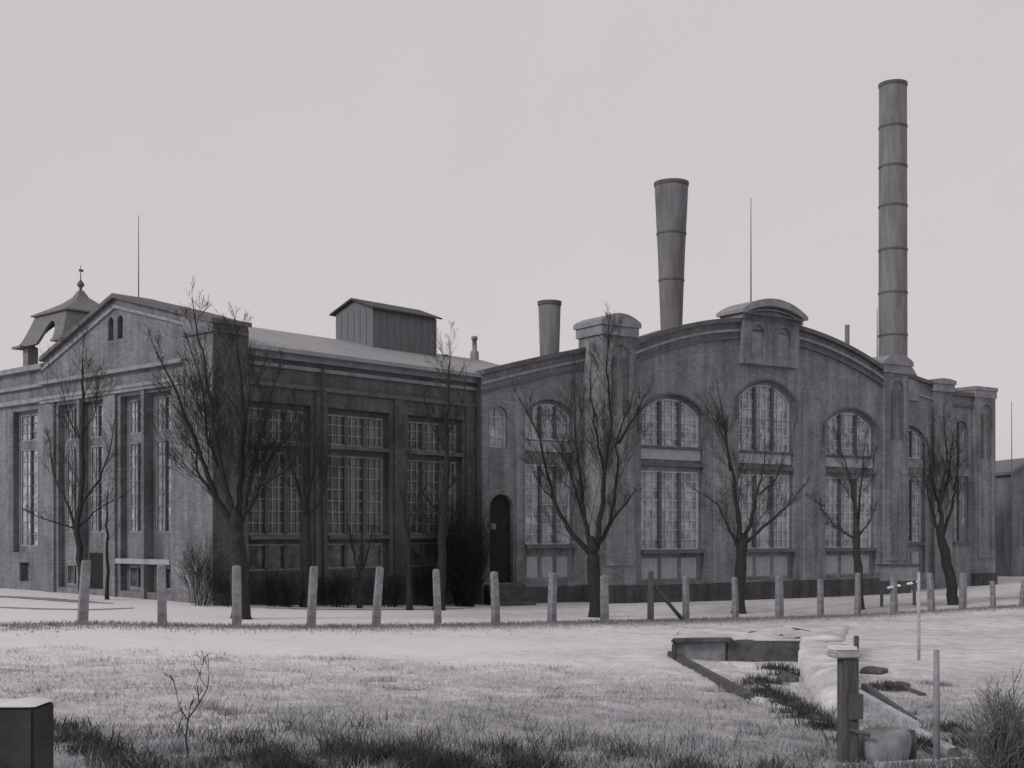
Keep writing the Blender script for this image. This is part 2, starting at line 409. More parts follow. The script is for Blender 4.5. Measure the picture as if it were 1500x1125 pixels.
def dmb(a0, a1, z0, z1, d, mat, name, f_=None):
    mm = MB(f_ or fs); mm.box(a0, a1, d-.07, d, z0, z1); return mm.build(name, mat, HALL)
o = dmb(8.95, 10.3, -.6, 2.05, .31, 'door', 'door')
for y in (2.35, 5.1, 7.9, 10.7, 13.5):
    w = .5 if y in (2.35, 7.9, 13.5) else .13
    m = MB(fs); m.box(y-w, y+w, -.14, .05, -1.75, 9.2); m.build('pilaster', 'brick_left', HALL)
m = MB(fs); m.box(1.9, 14.35, -.22, .05, 9.4, 9.56); m.box(1.9, 14.35, -.16, .05, 9.24, 9.4); m.box(1.9, 14.35, -.26, .05, 10.15, 10.32); m.build('cornice', 'stone', HALL)
top = gout[2:]+[(.54, 11.86), (-.3, 11.68)]
m = MB(fs); m.panel([(y, z+.1) for y, z in top]+[(y, z-.1) for y, z in reversed(top)], [], -.22, 1.75); m.build('gable_coping', 'stone_dark', HALL)
m = MB(fs); m.panel([(y, z-.42) for y, z in top]+[(y, z-.55) for y, z in reversed(top)], [], -.1, .05); m.build('raking_moulding', 'stone', HALL)
# --- low wing going off to the left
fw = side(.25)
wb = [(15.3, 17.9), (19.6, 22.2), (23.9, 26.5), (28.2, 30.8)]
m = MB(fw); m.panel([(14.2, -2), (34, -2), (34, 11.2), (14.2, 11.2)], [arch_poly(a, b, 2.0, 9.1, 0) for a, b in wb]+[arch_poly(a+.9, b-.7, .55, 1.5, 0) for a, b in wb], 0, .55); m.build('wing_wall', 'brick_left', HALL)
for a, b in wb:
    todo, dp = bay(HALL, fw, a, b, 2.0, 9.1, 0, [('win', 7.6, 8.95, 2, 2, 3), ('win', 2.3, 7.2, 2, 2, 8)], 'brick_left', .3)
    for kd, xa, xb, z0, z1, rr, c, nb, nz in todo: window(HALL, fw, xa, xb, z0, z1, 0, dp+.08, c, nb, nz, 'frame_dim', 'pane', .12, None)
    window(HALL, fw, a+.9, b-.7, .55, 1.5, 0, .3, 1, 2, 1, 'mullion', 'pane_dark')
m = MB(fw); m.box(14.4, 34, -.3, .7, 11.0, 11.25); m.box(14.4, 34, -.22, .05, 9.4, 9.62); m.box(14.4, 34, -.2, .05, 10.15, 10.32); m.build('wing_cornice', 'stone', HALL)
m = MB(); m.box(.5, 12, 33.4, 33.95, -2, 11); m.box(.5, 12, 14.35, 33.4, 10.35, 10.6); m.build('wing_roof', 'roof', HALL)
# --- roof of the hall
m = MB()
m.panel([(-.25, 10.75), (-.25, 10.93), (7.4, 13.12), (15.0, 10.93), (15.0, 10.75), (7.4, 12.95)], [], .55, 23.6)
m.v = [(y, x, z) for x, y, z in m.v]
roof = m.build('roof', 'roof', HALL)
m = MB(); m.box(15.2, 22.4, 3.0, 14.6, -1, 10.7); m.box(1.0, 15.2, 14.1, 14.6, -1, 10.7); m.build('back_wall', 'brick_mid', HALL)
for s0, hh in ((5.2, .75), (4.2, .45), (19.8, .4)):
    m = MB(); m.box(s0-.12, s0+.12, 6.4, 6.7, 12.3, 12.8+hh*.4); m.build('roof_vent', 'boards', roof)
m = MB(); m.lathe([(.26, 12.6), (.26, 13.5), (.15, 13.65), (.13, 14.25), (.19, 14.25), (.19, 14.42), (.08, 14.47)], 12, (23.0, 7.4)); m.build('roof_vent', 'stone', roof)
# --- boarded roof house
rx0, rx1, ry0, ry1 = 13.85, 18.4, 5.9, 8.9
m = MB(); ym = (ry0+ry1)/2
prof = [(ry0, 12.0), (ry0, 14.75), (ym, 15.3), (ry1, 14.75), (ry1, 12.0)]
m.panel(prof, [], rx0, rx1); m.v = [(y, x, z) for x, y, z in m.v]
rh = m.build('roof_house', 'boards', HALL)
m = MB()
m.panel([(ry0-.28, 14.68), (ry0-.28, 14.76), (ym, 15.42), (ry1+.28, 14.76), (ry1+.28, 14.68), (ym, 15.32)], [], rx0-.22, rx1+.25); m.v = [(y, x, z) for x, y, z in m.v]
m.build('roof', 'roof_dark', rh)
m = MB(); m.box(rx0-.04, rx0+.1, ry0-.04, ry0+.1, 12, 14.7); m.box(rx1-.1, rx1+.04, ry0-.04, ry0+.1, 12, 14.7)
for k in range(1, 9): m.box(rx0+k*.5, rx0+k*.5+.05, ry0-.03, ry0+.02, 12, 14.7)
for k in range(1, 6): m.box(rx0-.03, rx0+.02, ry0+k*.5, ry0+k*.5+.05, 12, 14.7)
m.build('batten', 'boards', rh)
# --- turret: corner posts, flared skirt with an arched opening in each face, hipped bell roof, finial
tx, ty = 4.0, 18.0
m = MB()
for sx in (-1, 1):
    for sy in (-1, 1): m.box(tx+sx*1.85-.28, tx+sx*1.85+.28, ty+sy*1.85-.28, ty+sy*1.85+.28, 10.5, 12.75)
for sx, sy in ((0, -1), (0, 1), (-1, 0), (1, 0)):
    if sx: m.box(tx+sx*1.85-.15, tx+sx*1.85+.15, ty-1.6, ty+1.6, 10.5, 11.7)
    else: m.box(tx-1.6, tx+1.6, ty+sy*1.85-.15, ty+sy*1.85+.15, 10.5, 11.7)
tur = m.build('turret', 'stone', HALL)
def skirt_face(rot, aw, ah, uc=0):
    zl, zu, hl, hu = 12.75, 14.4, 2.38, 1.68
    def P(u, z):
        t = (z-zl)/(zu-zl); fl = hl+(hu-hl)*(t**.75); return u*fl, -fl, z
    arch = lambda u: 12.75+ah*math.sqrt(max(0, 1-((u-uc)/aw)**2)) if abs(u-uc) < aw else 12.75
    us = [-1, -.9, -.8, uc-aw-.03]+[uc-aw+2*aw*i/14 for i in range(15)]+[uc+aw+.03, .8, .9, 1]
    nz = 6; vs = []; fs_ = []
    for u in us:
        a = arch(u)
        for j in range(nz+1): vs.append(P(u, a+(zu-a)*j/nz))
    n1 = len(vs)
    vs += [(x*.93, y+.13, z-.03) for x, y, z in vs]
    for i in range(len(us)-1):
        for j in range(nz):
            q = (i*(nz+1)+j, (i+1)*(nz+1)+j, (i+1)*(nz+1)+j+1, i*(nz+1)+j+1)
            fs_.append(q); fs_.append(tuple(n1+k for k in reversed(q)))
        fs_.append((i*(nz+1), i*(nz+1)+n1, (i+1)*(nz+1)+n1, (i+1)*(nz+1)))
    c, s = math.cos(rot), math.sin(rot)
    return [(tx+x*c-y*s, ty+x*s+y*c, z) for x, y, z in vs], fs_
m = MB()
for k in range(4): m.add(*skirt_face(k*math.pi/2, *((.7, 1.5) if k in (1, 2) else (.34, 1.2, .25 if k == 3 else 0))))
m.box(tx-2.55, tx-1.6, ty-2.55, ty-1.6, 12.68, 12.8); m.box(tx-2.55, tx-1.6, ty+1.6, ty+2.55, 12.68, 12.8); m.box(tx+1.6, tx+2.55, ty-2.55, ty-1.6, 12.68, 12.8); m.box(tx+1.6, tx+2.55, ty+1.6, ty+2.55, 12.68, 12.8)
m.build('skirt_roof', 'slate', tur, normals=False)
m = MB(); prof = [(1.85, 14.38), (1.85, 14.46), (1.25, 14.78), (.7, 15.1), (.3, 15.45), (.12, 15.8)]
vs = []; fs_ = []
for h, z in prof: vs += [(tx-h, ty-h, z), (tx+h, ty-h, z), (tx+h, ty+h, z), (tx-h, ty+h, z)]
for i in range(len(prof)-1):
    for q in range(4): fs_.append((i*4+q, i*4+(q+1) % 4, i*4+4+(q+1) % 4, i*4+4+q))
fs_.append((3, 2, 1, 0)); fs_.append(tuple(len(vs)-4+q for q in range(4)))
m.add(vs, fs_); m.build('bell_roof', 'slate', tur)
m = MB(); m.lathe([(.1, 15.75), (.07, 15.95), (.17, 16.05), (.19, 16.17), (.1, 16.28), (.03, 16.4), (.022, 16.9), (.015, 17.15)], 10, (tx, ty)); m.box(tx-.1, tx+.16, ty-.01, ty+.01, 16.82, 16.94); m.build('finial', 'iron_dark', tur)

# ------------------------------------------------------------------ RIGHT: arched power house
KR = 1.021
RP = (-1.5*KR, 62.0*KR, .3); RA = math.atan2(.559, .829)
PH = empty('arched_brick_power_house', RP, RA, 'wide brick power house with a curved gable, three tall arched windows and capped piers', 'factory')
def rmap(y0): return lambda a, d, b: (a*KR, (y0+d)*KR, (b-3.7)*KR+3.7)
fc, ff, ft = rmap(-1.4), rmap(0), rmap(-1.6)
C0 = 18.1
def archz(x): return 13.5+1.98*(1-((x-C0)/9.75)**2)
axs = [8.2+i*(19.8/36) for i in range(37)]
top = [(x, archz(x)) for x in axs]
cw = [(C0-6.95, 10.05, .95), (C0, 11.15, 1.05), (C0+6.95, 10.05, .95)]
m = MB(fc)
m.panel([(6.3, -2.2), (29.9, -2.2), (29.9, 13.2)]+list(reversed(top))+[(6.3, 13.2)], [arch_poly(c-2.2, c+2.2, 1.05, zs, rs) for c, zs, rs in cw], 0, .7)
m.build('gable_wall', 'brick_right', PH)
for c, zs, rs in cw:
    rows = [('arch', 8.25, None, 3, 3, 6 if c != C0 else 8), ('win', 2.8, 6.95, 3, 3, 8), ('board', 1.25, 2.36, 3, 1, 1)]
    todo, dp = bay(PH, fc, c-2.2, c+2.2, 1.05, zs, rs, rows, 'brick_right', .26)
    for kd, xa, xb, z0, z1, rr, cc, nb, nz in todo:
        if kd == 'board':
            mm = MB(fc); mm.box(xa-.02, xb+.02, dp+.06, dp+.12, z0-.02, z1+.02)
            for q in range(1, 4): mm.box(xa+(xb-xa)*q/4-.01, xa+(xb-xa)*q/4+.01, dp+.05, dp+.07, z0, z1)
            mm.build('boarded_window', 'shutter', PH)
        else: window(PH, fc, xa, xb, z0, z1, rr, dp+.08, cc, nb, nz, 'frame', 'pane', .2, 'stone_dark' if kd == 'win' else None)
    mm = MB(fc); mm.box(c-2.12, c+2.12, dp-.07, dp+.03, 7.55, 8.12); mm.build('spandrel', 'render_pale', PH)
    mm = MB(fc); mm.box(c-2.18, c+2.18, dp-.2, dp+.03, 7.2, 7.4); mm.box(c-2.18, c+2.18, dp-.16, dp+.03, 8.13, 8.27); mm.build('window_ledge', 'stone_dark', PH)
    ring = MB(fc); ring.panel(arch_poly(c-2.42, c+2.42, zs-1.2, zs, rs+.1), [arch_poly(c-2.2, c+2.2, zs-1.19, zs, rs)], -.06, .05); ring.build('window_arch', 'stone_dark', PH)
def follow(pts, o0, o1, d0, d1, fn, name, mat):
    mm = MB(fn); mm.panel([(x, z-o0) for x, z in pts]+[(x, z-o1) for x, z in reversed(pts)], [], d0, d1); return mm.build(name, mat, PH)
follow(top, -.1, .14, -.3, .85, fc, 'gable_coping', 'stone_dark')
follow(top, .5, .64, -.2, .05, fc, 'arched_moulding', 'stone'); follow(top, .9, 1.04, -.14, .05, fc, 'arched_moulding', 'stone_dark')
m = MB(fc); m.box(8.2, 28, -.14, .05, -2.1, .95); m.build('plinth', 'plinth', PH)
for x in (C0-3.47, C0+3.47):
    m = MB(fc); m.box(x-.62, x+.62, -.12, .05, .97, 11.9); m.build('pilaster', 'brick_right', PH)
# crest with blind niches and barrel cap
m = MB(fc)
m.panel(arch_poly(C0-2.2, C0+2.2, 13.0, 15.75, .62), [arch_poly(C0-1.5, C0-.55, 13.45, 14.85, .35, 8), arch_poly(C0+.55, C0+1.5, 13.45, 14.85, .35, 8)], -.35, 1.2)
crest = m.build('crest', 'brick_right', PH)
m = MB(fc); m.box(C0-1.9, C0+1.9, -.2, .5, 13.2, 15.4); m.build('niche_wall', 'stone', crest)
m = MB(fc); m.panel(arch_poly(C0-2.55, C0+2.55, 15.72, 15.9, .78)[1:]+[(C0-2.55, 15.72)], [arch_poly(C0-2.22, C0+2.22, 15.735, 15.76, .5)], -.7, 1.4)
m.panel(arch_poly(C0-2.35, C0+2.35, 15.45, 15.7, .4), [arch_poly(C0-2.18, C0+2.18, 15.46, 15.65, .38)], -.5, 1.3)
m.build('barrel_cap', 'stone', crest)
# towers
def tower(x0, x1, ztop, rise, cap_over, y_fn, d1, mat='brick_right'):
    mm = MB(y_fn); mm.box(x0, x1, 0, d1, -2.2, ztop); t = mm.build('pier_tower', mat, PH)
    mm = MB(y_fn); mm.panel(arch_poly(x0-cap_over, x1+cap_over, ztop-.02, ztop+.22, rise, 12), [], -cap_over, d1+.2)
    mm.box(x0-cap_over*.55, x1+cap_over*.55, -cap_over*.55, d1+.1, ztop-.5, ztop-.03); mm.build('cap', 'stone', t)
    w = (x1-x0)
    if w > 2:
        mm = MB(y_fn); mm.panel(arch_poly(x0+.25, x1-.25, 2.0, ztop-1.25, .5), [arch_poly(x0+.5, x1-.5, 2.2, ztop-1.4, .45)], -.08, .05); mm.build('panel_moulding', mat, t)
        mm = MB(y_fn); mm.box(x0-.08, x1+.08, -.1, d1, -2.1, 1.0); mm.build('plinth', 'plinth', t)
        for q in (-.33, .33):
            mm = MB(y_fn); mm.box((x0+x1)/2+q-.13, (x0+x1)/2+q+.13, -.05, .05, ztop-4.5, ztop-1.6); mm.build('slit', 'stone_dark', t)
    return t
tower(6.25, 8.45, 14.25, .42, .2, ft, 2.0)
tower(27.75, 29.95, 13.85, .42, .22, ft, 2.2)
# flanks
lt = [(0, 11.55), (2, 12.1), (4, 12.62), (6.4, 13.2)]
m = MB(ff); fw0, fw1 = 2.6, 5.7
holes = [arch_poly(fw0, fw1, 1.15, 9.75, .7), arch_poly(.45, 1.55, 7.9, 9.55, .4, 8), arch_poly(.5, 1.9, 1.2, 5.0, .6, 10)]
m.panel([(0, -2.2), (6.4, -2.2)]+list(reversed(lt)), holes, 0, .6); m.build('flank_wall', 'brick_right', PH)
todo, dp = bay(PH, ff, fw0, fw1, 1.15, 9.75, .7, [('arch', 8.4, None, 3, 2, 4), ('win', 3.1, 7.15, 3, 2, 8), ('board', 1.4, 2.5, 3, 1, 1)], 'brick_right', .22)
def fill(todo, dp, fnn):
    for kd, xa, xb, z0, z1, rr, cc, nb, nz in todo:
        if kd == 'board':
            mm = MB(fnn); mm.box(xa-.02, xb+.02, dp+.06, dp+.12, z0-.02, z1+.02); mm.build('boarded_window', 'shutter', PH)
        else: window(PH, fnn, xa, xb, z0, z1, rr, dp+.08, cc, nb, nz, 'frame', 'pane', .16, 'stone_dark' if kd == 'win' else None)
fill(todo, dp, ff)
mm = MB(ff); mm.box(fw0+.05, fw1-.05, dp-.07, dp+.03, 7.8, 8.32); mm.build('spandrel', 'render_pale', PH)
window(PH, ff, .45, 1.55, 7.9, 9.55, .4, .25, 1, 2, 4, 'frame', 'pane')
mm = MB(ff); mm.panel(arch_poly(.52, 1.88, 1.2, 4.98, .59, 10), [], .3, .4); dr = mm.build('door', 'door', PH)
mm = MB(ff); mm.box(.72, .98, .2, .3, 3.85, 4.15); mm.build('door_pane', 'shutter', dr)
mm = MB(ff)
for q in range(5): mm.box(.1, 2.3, -.5-.3*q, -.14-.0*q, -1.2, 1.15-.26*q-.002*q)
mm.build('entrance_steps', 'concrete_dark', PH)
follow(lt, -.1, .12, -.25, .7, ff, 'flank_coping', 'stone_dark'); follow(lt, .48, .62, -.14, .05, ff, 'flank_moulding', 'stone'); follow(lt, .9, 1.02, -.1, .05, ff, 'flank_moulding', 'stone_dark')
m = MB(ff); m.box(-.02, .34, -.1, .05, .97, 10.4); m.box(2.0, 2.45, -.1, .05, .97, 10.9); m.box(5.85, 6.24, -.1, .05, .97, 11); m.build('pilaster', 'brick_right', PH)
m = MB(ff); m.box(2.35, 6.24, -.12, .05, -2.1, .95); m.build('plinth', 'plinth', PH)
# right flank and annex
rt = [(29.8, 13.95), (32, 13.55), (34.3, 13.2)]
m = MB(ff); m.panel([(29.8, -2.2), (34.3, -2.2)]+list(reversed(rt)), [arch_poly(30.5, 33.6, 1.15, 9.75, .7)], 0, .6); m.build('flank_wall', 'brick_right', PH)
todo, dp = bay(PH, ff, 30.5, 33.6, 1.15, 9.75, .7, [('arch', 8.4, None, 3, 2, 4), ('win', 3.1, 7.15, 3, 2, 8), ('board', 1.4, 2.5, 3, 1, 1)], 'brick_right', .22)
fill(todo, dp, ff)
mm = MB(ff); mm.box(30.55, 33.55, dp-.07, dp+.03, 7.8, 8.32); mm.build('spandrel', 'stone', PH)
follow(rt, -.1, .12, -.25, .7, ff, 'flank_coping', 'stone_dark'); follow(rt, .9, 1.04, -.12, .05, ff, 'flank_moulding', 'stone')
tower(34.2, 36.0, 13.25, .12, .18, rmap(-.25), 1.4)
m = MB(ff); m.panel([(35.8, -2.2), (38.6, -2.2), (38.6, 12.75), (35.8, 12.75)], [arch_poly(36.4, 38.0, 8.0, 10.4, .6, 8), arch_poly(36.4, 38.0, 3.1, 7.4, 0)], 0, .6); m.build('annex_wall', 'brick_right', PH)
window(PH, ff, 36.4, 38.0, 8.0, 10.4, .6, .25, 2, 2, 5, 'frame_dim', 'pane'); window(PH, ff, 36.4, 38.0, 3.1, 7.4, 0, .25, 2, 2, 8, 'frame_dim', 'pane', sill='stone_dark')
m = MB(ff); m.box(35.9, 38.5, -.25, .7, 12.6, 12.85); m.box(35.9, 38.5, -.12, .05, 11.9, 12.05); m.build('annex_coping', 'stone_dark', PH)
tower(38.35, 40.5, 13.1, .0001, .12, rmap(-.25), 2.0, 'brick_right')
# body: side walls and roofs behind the front
m = MB(rmap(0)); m.box(0, .6, .62, 28, -2.2, 11.3); m.box(39.8, 40.4, 1.8, 28, -2.2, 12.5); m.box(.6, 39.8, 27.4, 28, -2.2, 11.5); m.build('side_wall', 'brick_right', PH)
m = MB(rmap(0)); xs_ = [8.5+i*19.2/20 for i in range(21)]
m.panel([(x, archz(x)-.75) for x in xs_]+[(x, archz(x)-.95) for x in reversed(xs_)], [], -.6, 27.3)
m.panel([(.6, 10.9), (8.5, 12.5), (8.5, 12.3), (.6, 10.7)], [], .65, 27.3); m.panel([(27.7, 12.5), (39.7, 12.0), (39.7, 11.8), (27.7, 12.3)], [], .65, 27.3)
rr = m.build('roof', 'roof_dark', PH)
def rl(px, Y, py_top, py_bot, rt_, rb, parent, mat):
    Xw = (px-CX)/F*Y
    q = Matrix.Rotation(-RA, 2) @ Vector((Xw-RP[0], Y-RP[1]))
    zt = EYE-(py_top-HY)/F*Y-RP[2]; zb = EYE-(py_bot-HY)/F*Y-RP[2]-1.0
    mm = MB(); mm.lathe([(rb, zb), (rt_, zt)], 10, (q.x, q.y)); return mm.build('vent_pipe', mat, parent)
rl(1241, 79, 476, 506, .15, .15, rr, 'pole')

# ------------------------------------------------------------------ smokestacks
def stack(px, Y, py_top, zb, prof, bands, label, hood=None):
    X = (px-CX)/F*Y; zt = EYE-(py_top-HY)/F*Y
    o = empty('smokestack', (X, Y, zb), .3, label, 'smokestack', 'sheet iron smokestacks on the power house')
    H = zt-zb; P = [(r*Y/F, t*H) for t, r in prof]
    mm = MB(); mm.lathe(P+[(P[-1][0]*.86, H+.02), (P[-1][0]*.8, H-1.5)], 32); mm.build('shaft', 'iron', o)
    def rad(z):
        for (r0, z0), (r1, z1) in zip(P, P[1:]):
            if z0 <= z <= z1: return r0+(r1-r0)*(z-z0)/(z1-z0)
        return P[-1][0]
    for by in bands:
        z = EYE-(by-HY)/F*Y-zb; r = rad(z)
        mm = MB(); mm.lathe([(r-.02, z-.06), (r+.035, z-.06), (r+.035, z+.06), (r-.02, z+.06)], 32, smooth=False, cap_top=False); mm.build('hoop', 'iron_dark', o)
    mm = MB(); mm.lathe([(P[-1][0]-.02, H-.22), (P[-1][0]+.03, H-.22), (P[-1][0]+.05, H), (P[-1][0]-.1, H+.03)], 32, smooth=False, cap_top=False); mm.build('rim', 'iron_dark', o)
    if hood:
        mm = MB(); mm.lathe(hood, 24); mm.build('base_hood', 'stone', o)
    return o
stack(1308, 83, 123, 13.0, [(0, 20.6), (1, 19.8)], [187, 245, 303, 367, 430, 492], 'tallest straight iron smokestack rising behind the right hand pier', [(1.7, -.5), (1.7, .9), (1.0, 2.2), (.95, 2.3)])
stack(983.5, 80, 268, 13.0, [(0, 13.2), (.3, 15.8), (.66, 19.8), (.94, 24.0), (1, 24.6)], [343, 411], 'flared iron smokestack widening to the top, left of the curved crest')
stack(805, 73, 442, 12.2, [(0, 12.0), (.35, 14), (1, 16.6)], [], 'short stubby iron smokestack beside the left capped pier')

def mast(px, Y, py_top, zb, r, label):
    X = (px-CX)/F*Y; zt = EYE-(py_top-HY)/F*Y
    mm = MB(); mm.tube([(0, 0, 0), (0, 0, (zt-zb)*.5), (0, 0, zt-zb)], [r, r*.8, r*.45], 6)
    mm.lathe([(r*1.6, 0), (r*1.6, .12), (r, .16)], 8)
    return tag(mm.build('mast', 'pole', None, (X, Y, zb)), label, 'mast')
mast(203, 60, 315, 13.9, .035, 'thin mast on the roof just behind the left gable peak')
mast(1100, 74.5, 290, 16.2, .045, 'tall thin mast behind the curved crest of the power house')
mast(1285, 81, 452, 12.5, .05, 'short thin rod standing close to the left of the tallest smokestack')
mast(1482, 96, 588, 2.0, .05, 'thin mast standing by the low building at the right edge')

# ------------------------------------------------------------------ far right low building
OB = empty('low_brick_building', (38.2, 97, .3), .18, 'low dark brick building with pitched roof at the right edge', 'building')
m = MB(); m.panel([(0, -1.5), (11, -1.5), (11, 7.3), (5.5, 9.6), (2.0, 9.3), (0, 8.3)], [arch_poly(1.0, 1.9, 2.6, 5.0, 0), arch_poly(3.0, 4.0, 2.6, 5.0, 0), arch_poly(5.5, 6.5, 2.6, 5, 0)], 0, 12); m.build('wall', 'brick_right', OB)
for a in (1.0, 3.0, 5.5): window(OB, front(0), a, a+.95, 2.6, 5.0, 0, .2, 1, 2, 4, 'frame_dim', 'pane_dark')
m = MB(); m.panel([(-.3, 8.12), (2.0, 9.33), (5.5, 9.63), (11.4, 7.2), (11.4, 7.5), (5.5, 9.85), (1.9, 9.5), (-.3, 8.35)], [], -.35, 12.3); m.build('roof', 'slate', OB)

# ------------------------------------------------------------------ fence posts
posts = [(120, 820, 'leftmost pale concrete fence post, in front of the thin left tree'),
 (238, 826, 'pale concrete fence post in front of the gable end windows'),
 (347, 827, 'pale concrete fence post overlapping the trunk of the big left tree'),
 (455, 828, 'pale concrete fence post in front of the slender dark tree by the hall wall'),
 (550, 830, 'pale concrete fence post between the slender tree and the upright tree'),
 (642, 833, 'concrete fence post standing in line with the upright narrow tree'),
 (727, 836, 'concrete fence post in front of the dark arched door'),
 (808, 838, 'grey concrete fence post just left of the big vase shaped tree'),
 (886, 842, 'grey concrete fence post touching the right of the vase shaped tree trunk'),
 (953, 836, 'dark fence post at the head of the slanting brace'),
 (1005, 843, 'grey fence post at the foot of the slanting brace'),
 (1078, 845, 'grey concrete fence post against the forked tree below the crest'),
 (1142, 843, 'thin fence post below the right edge of the middle arched window'),
 (1202, 847, 'thin fence post left of the small tree under the third arched window'),
 (1256, 838, 'pale fence post overlapping the small tree under the third arched window'),
 (1310, 845, 'fence post holding the left end of the snowy broken rail'),
 (1365, 838, 'fence post just left of the dark tree near the right flank'),
 (1410, 838, 'fence post just right of the dark tree near the right flank'),
 (1455, 850, 'fence post in front of the right hand corner of the power house'),
 (1497, 850, 'rightmost fence post at the edge of the picture')]
for px, pt, lab in posts:
    Y = fence_depth(px); X = (px-CX)/F*Y; z = g(X, Y); H = EYE-(pt-HY)/F*Y-z
    w = .125 if px < 900 else .12; j = random.uniform(.84, 1.14); w *= j; tp = random.uniform(.45, .92)
    mm = MB(); vs = []
    lx, ly = random.gauss(0, .07), random.gauss(0, .07)
    for zz, q in ((-.4, 1.08), (H*.5, 1.0), (H-.07, .92), (H-random.uniform(0, .04), tp)):
        t = max(0, zz/H); vs += [(lx*t+a*w*q, ly*t+b*w*q, zz) for a, b in ((-1, -1), (1, -1), (1, 1), (-1, 1))]
    fs_ = [(i*4+q, i*4+(q+1) % 4, i*4+4+(q+1) % 4, i*4+4+q) for i in range(3) for q in range(4)]+[(3, 2, 1, 0), (12, 13, 14, 15)]
    mm.add(vs, fs_)
    tag(mm.build('fence_post', 'concrete_post' if px != 953 else 'wood_dark', None, (X, Y, z), RA+random.uniform(-.25, .25)), lab, 'fence post', 'concrete posts along the field fence')
# slanting brace between two of the posts
Y = fence_depth(962); a = Vector(((958-CX)/F*Y, Y, EYE-(858-HY)/F*Y)); Y2 = fence_depth(1000); b = Vector(((999-CX)/F*Y2, Y2, EYE-(907-HY)/F*Y2))
mm = MB(); mm.tube([tuple(Vector((0, 0, 0))), tuple((b-a)*.5), tuple(b-a)], [.09, .085, .09], 6)
tag(mm.build('post_brace', 'wood_dark', None, a), 'dark slanting timber brace propped between two fence posts', 'brace')
# broken rail with snow, and the board sign behind it
Y = fence_depth(1330)
ra, rb_ = Vector(W(1300, 864, Y-.35)), Vector(W(1356, 853, Y-.15))
mm = MB(); mm.tube([(0, 0, 0), tuple((rb_-ra)*.5+Vector((0, 0, .05))), tuple(rb_-ra)], [.045, .05, .03], 6)
rail = tag(mm.build('broken_rail', 'wood_dark', None, ra), 'broken fence rail with bits of snow on it', 'rail')
mm = MB()
for t in (.04, .12, .3, .55, .62, .8): c = (rb_-ra)*t; mm.lathe([(.03, .03), (.11, .06), (.09, .13), (.02, .16)], 7, (c.x, c.y)); mm.v[-28:] = [(x, y, z+c.z) for x, y, z in mm.v[-28:]]
mm.build('snow_cap', 'snow', rail)
Ys = 66.0; sx = (1317-CX)/F*Ys; sg = g(sx, Ys)
sb = empty('notice_board', (sx, Ys, sg), .25, 'wide pale notice board with dark top edge near the right hand pier', 'sign')
zt = EYE-(827-HY)/F*Ys-sg
mm = MB(); mm.box(-1.1, 1.1, -.04, .04, zt-.85, zt-.08); mm.build('board', 'stone', sb)
mm = MB(); mm.box(-1.2, 1.2, -.12, .12, zt-.08, zt+.03); mm.build('top_rail', 'wood_dark', sb)
for s in (-.95, .95):
    mm = MB(); mm.box(s-.06, s+.06, .04, .16, -.3, zt-.08); mm.build('leg', 'wood_dark', sb)

# ------------------------------------------------------------------ trees
def grow(mb, p, d, L, r, lvl, up=.12, spread=.6, gnarl=.07, kids=(5, 5, 4)):
    """one branch as a bending tube, with its own side shoots"""
    n = 5 if lvl < 2 else 4; pts = [p.copy()]; q = p.copy(); dd = d.normalized()
    for i in range(n):
        dd = (dd+Vector((random.gauss(0, gnarl), random.gauss(0, gnarl), random.gauss(0, gnarl)+up*.5))).normalized()
        q = q+dd*(L/n); pts.append(q.copy())
    rr = [max(.0045, r*(1-.85*i/n)) for i in range(n+1)]
    mb.tube(pts, rr, 5 if lvl == 0 else 3, cap=False)
    if lvl >= len(kids): return
    for k in range(min(kids[lvl], int(1+L*3.2+random.random()))):
        t = random.uniform(.18, 1.0); i = min(n-1, int(t*n)); f = t*n-i
        o = pts[i].lerp(pts[i+1], f); ax = (pts[i+1]-pts[i]).normalized()
        side_ = ax.cross(Vector((random.gauss(0, 1), random.gauss(0, 1), random.gauss(0, 1))))
        if side_.length < 1e-3: continue
        nd = (ax+side_.normalized()*random.uniform(spread*.6, spread*1.3)+Vector((0, 0, up))).normalized()
        grow(mb, o, nd, L*random.uniform(.45, .8)*(1.15-.5*t), max(.005, rr[i]*.5), lvl+1, up, spread, gnarl, kids)

